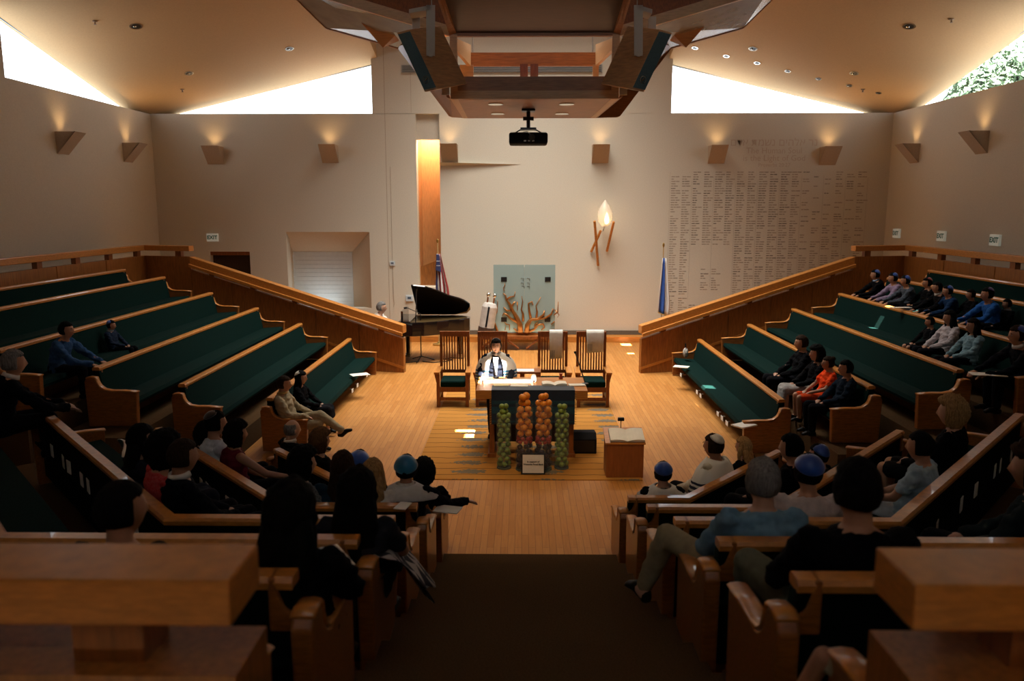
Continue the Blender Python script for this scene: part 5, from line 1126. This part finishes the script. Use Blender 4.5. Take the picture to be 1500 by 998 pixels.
seat('boy with a blue kippah ahead of the blonde woman', 533, 669, ('C', 1), hair=('short', 'd'), top=((.02, .025, .04), 1), kip=BLU)
seat('man with a teal kippah and white shawl reaching into the aisle', 595, 688, ('C', 2), 'reach', skin='t', hair=('short', 'k'), top=SUIT, kip=TEALK, cape=TAL3, collar=WS)
seat('dark curly haired person ahead of the man with the teal kippah', 621, 692, ('C', 1), hair=('curly', 'k'), top=BLKS, skin='t')
seat('woman with long black hair and a patterned shawl by the aisle', 523, 722, ('C', 4), hair=('big', 'k'), top=((.02, .02, .025), .5), bot=('skirt', (.03, .03, .035)), skin='t')
seat('person with very large dark hair in the near left pew', 425, 752, ('C', 5), hair=('big', 'k'), top=BLKS, skin='t')
seat('dark haired man silhouetted in the near left pew', 178, 748, ('C', 5), 'turn', hair=('short', 'k'), top=BLKS, skin='t')
# side pews, right
seat('dark haired man in black at the front of the right second side pew', 1174, 503, ('SR', 2), skin='t', hair=('short', 'd'), top=BLKS, face=True)
seat('woman in dark clothes with a white lanyard on the right side pew', 1196, 519, ('SR', 2), skin='t', hair=('curly', 'k'), top=BLKS, bot=('skirt', (.3, .28, .26)), face=True)
seat('girl in a bright orange top with her hair in a bun', 1213, 533, ('SR', 2), skin='t', hair=('bun', 'd'), top=((.85, .07, .012), .5), bot=('shorts', (.6, .06, .012)), face=True)
seat('person in a navy jacket behind the girl in orange', 1239, 540, ('SR', 2), skin='t', hair=('short', 'k'), top=((.008, .016, .03), 1), face=True)
K5 = [(1282, 403, 'boy in a black jacket and blue kippah at the far end of the pew', BLKS, BLU, 'short', (.3, .4, .55), None), (1308, 408, 'child in a lavender shirt with a blue kippah', ((.24, .18, .27), 1), BLU, 'short', None, None), (1326, 412, 'child in a dark speckled shirt with a blue kippah', ((.012, .016, .026), 1), BLU, 'short', None, ((.10, .12, .15), 60)),
      (1358, 415, 'child in black with a red kippah', BLKS, ((.30, .012, .016), 48), 'short', None, None), (1373, 422, 'child in black with a white collar next to the red kippah', BLKS, None, 'short', WS, None), (1388, 427, 'boy in dark blue with a blue kippah leaning on the rail', ((.01, .03, .08), 1), BLU, 'short', None, None), (1422, 432, 'dark haired child in black among the right side pews', BLKS, None, 'short', None, None), (1446, 432, 'boy in a bright blue shirt and purple kippah', ((.02, .09, .30), 1), ((.07, .02, .12), 48), 'short', None, None), (1475, 446, 'child in black at the right end of the children row', BLKS, None, 'short', (.35, .32, .3), None)]
for px, py, lab, tp, kp, hr, cl_, pt_ in K5: seat(lab, px, py, ('SR', 5), 'lean' if px not in (1358, 1422, 1475) else 'sit', smin=.64, skin='t', hair=(hr, 'k'), top=tp, kip=kp, collar=cl_, pat=pt_, face=True)
seat('dark clothed person with a bare knee on the right upper side pew', 1362, 472, ('SR', 4), smin=.68, skin='t', hair=('short', 'k'), top=BLKS, bot=('shorts', (.01, .01, .012)), face=True)
seat('woman in a white and lavender top on the right upper side pew', 1391, 466, ('SR', 4), skin='t', hair=('long', 'k'), top=((.42, .37, .38), 1), face=True)
seat('woman in a pale blue denim shirt on the right upper side pew', 1415, 478, ('SR', 4), skin='t', hair=('long', 'k'), top=((.17, .27, .31), 1), face=True)
seat('man in a dark suit holding papers at the far right edge', 1490, 492, ('SR', 4), 'lean', skin='t', hair=('short', 'd'), top=SUIT, collar=WS, face=True, kip=BLU)
# angled pews, right
seat('man with a blue kippah in the right front row by the aisle', 971, 694, ('C', 1), hair=('short', 'k'), top=SUIT, kip=BLU, cape=TAL3)
seat('man with a white kippah and black striped white shawl', 1045, 654, ('WR', 1), skin='t', hair=('short', 'd'), top=((.5, .45, .36), 1), kip=WHT, cape=TAL2, face=True)
seat('long haired blonde woman beside the man in the striped shawl', 1089, 655, ('WR', 1), hair=('long', 'bl'), top=BLKS, face=True)
seat('dark haired person behind the blonde woman', 1155, 656, ('WR', 2), skin='t', hair=('short', 'k'), top=BLKS)
seat('person with a blue kippah ahead of the pale pink shirt', 1199, 668, ('WR', 2), skin='t', hair=('short', 'k'), top=BLKS, kip=BLU)
seat('man in a pale pink shirt with a blue kippah', 1174, 684, ('C', 3), skin='t', hair=('short', 'k'), top=((.55, .46, .43), 1), kip=BLU)
seat('grey haired man in a light blue shirt and khaki trousers', 1117, 706, ('C', 4), 'spread', skin='l', hair=('short', 'g'), top=((.14, .26, .36), 1), bot=KH)
seat('large man in black silhouetted in the near right pew', 1242, 708, ('C', 5), 'knee', hair=('short', 'k'), top=BLKS, bot=('trousers', (.12, .12, .08)), skin='t')
seat('woman in black with ash blonde hair on the right third angled pew', 1388, 604, ('WR', 3), hair=('curly', 'bl'), top=BLKS, bot=('shorts', (.01, .01, .01)))
seat('woman in a white and blue dress with bare legs', 1348, 655, ('WR', 3), skin='t', hair=('short', 'k'), top=((.30, .40, .46), .5), bot=('shorts', (.4, .46, .5)))
seat('brown haired person in the shade at the right edge', 1470, 680, ('WR', 4), skin='t', hair=('curly', 'd'), top=((.012, .018, .02), 1))
p_ = at_z(1395, 870, 2.5); person('child in khaki shorts behind the near right balustrade', (p_.x, ROWD[5] + .46, ROWZ[5] + .35), .30, .60, 'spread', 't', ('short', 'k'), ((.01, .05, .06), .5), ('shorts', (.34, .30, .2)))
# things in hands and laps
for px, py, row_, w_, h_, lab, z_ in ((656, 747, None, .22, .16, 'white booklet held out by the man with the teal kippah', 1.02), (1447, 549, None, .40, .20, 'white papers on the rail before the man in a dark suit', 1.52), (486, 818, None, .14, .26, 'white folded paper beside the person with large dark hair', 1.95), (590, 742, None, .10, .16, 'white folded sheet held up by the blonde woman', 1.2), (1320, 451, None, .34, .12, 'white booklet on the rail before the speckled shirt', 1.86)):
    paper(px, py, z_, w_, h_, random.uniform(-.6, .6), lab, thick=.008)
def rumpled(name, P, w_, h_, rz, m_, label, cat, hump):
    vs, n_ = [], 13
    for i in range(n_):
        for j in range(n_):
            u, v_ = i / 12 - .5, j / 12 - .5; z = hump(u, v_) + .03 * noise.noise(Vector((u * 5, v_ * 5, P.x))) + .012 * noise.noise(Vector((u * 14, v_ * 14, P.y))); vs.append((u * w_ * (1 + .12 * math.sin(v_ * 9)), v_ * h_, z))
    o = MB().add(vs, [(i * n_ + j, i * n_ + j + 1, (i + 1) * n_ + j + 1, (i + 1) * n_ + j) for i in range(12) for j in range(12)]).build(name, m_, None, True); o.location = P; o.rotation_euler = (0, 0, rz); s_ = o.modifiers.new('thickness', 'SOLIDIFY'); s_.thickness = .006
    return tag(o, label, cat)
rumpled('lace_cloth', at_z(206, 657, 1.30), .34, .34, .6, WHITECL, 'white lace cloth in the lap of the woman in a dark dress', 'cloth', lambda u, v_: -.5 * v_ * v_ - .25 * u)
def tri_mat():
    m = bpy.data.materials.new('woven_triangles'); m.use_nodes = True; nt = m.node_tree; b = nt.nodes['Principled BSDF']; tc = nd(nt, 'ShaderNodeTexCoord'); sp = nd(nt, 'ShaderNodeSeparateXYZ'); nt.links.new(tc.outputs['Generated'], sp.inputs[0])
    fx = mth(nt, 'FRACT', mth(nt, 'MULTIPLY', sp.outputs[0], 5)); fy = mth(nt, 'FRACT', mth(nt, 'MULTIPLY', sp.outputs[1], 7)); tri = mth(nt, 'LESS_THAN', mth(nt, 'MULTIPLY', mth(nt, 'ABSOLUTE', mth(nt, 'SUBTRACT', fx, .5)), 2), fy)
    mx = nd(nt, 'ShaderNodeMixRGB'); mx.inputs[1].default_value = (.42, .40, .38, 1); mx.inputs[2].default_value = (.008, .01, .02, 1); nt.links.new(tri, mx.inputs[0]); nt.links.new(mx.outputs[0], b.inputs['Base Color']); b.inputs['Roughness'].default_value = .9
    return m
rumpled('woven_shawl', Vector((-.80, ROWD[3] + .38, ROWZ[3] + .62)), .52, .62, .1, tri_mat(), 'black and white triangle patterned shawl draped over the left pew arm', 'shawl', lambda u, v_: -.9 * abs(u) ** 1.6 - .15 * v_)
# ------------------------------------------------------------------ trees outside the right window
def leaf_tree(loc, h, r, label):
    t = thing('tree', label, 'tree', loc, 0, 'trees outside the right window')
    MB().tube([(0, 0, 0), (.1, .05, h * .5), (0, .1, h * .85)], [.18, .14, .05], 8).build('trunk', mat('bark', (.07, .05, .035), .9, var=.3, scale=10), t)
    mb = MB(); rn = random.Random(int(h * 100))
    for i in range(6500):
        a, b, q = rn.uniform(0, 2 * PI), rn.uniform(-1, 1), rn.random() ** .4; s_ = math.sqrt(1 - b * b); c = Vector((r * q * s_ * math.cos(a), r * q * s_ * math.sin(a), h * .80 + r * 1.1 * q * b)); u = Vector((rn.uniform(-1, 1), rn.uniform(-1, 1), rn.uniform(-1, 1))).normalized() * .20; v_ = u.orthogonal().normalized() * .07
        mb.add([c - u, c - v_, c + u, c + v_], [(0, 1, 2, 3)])
    o = mb.build('foliage', mat('leaf_green', (.10, .16, .09), .7, var=.5, scale=3), t); o['kind'] = 'stuff'
c = at_x(1490, 95, XR + 6); leaf_tree((c.x, c.y, -1), c.z + 1.6, 2.0, 'leafy tree close outside the right clerestory window'); c = at_x(1455, 110, XR + 9); leaf_tree((c.x, c.y, -1), c.z + .6, 2.2, 'paler leafy tree farther outside the right clerestory window')
import os
if os.environ.get('SCENE_LOG'): print('\n'.join(map(str, LOG)))
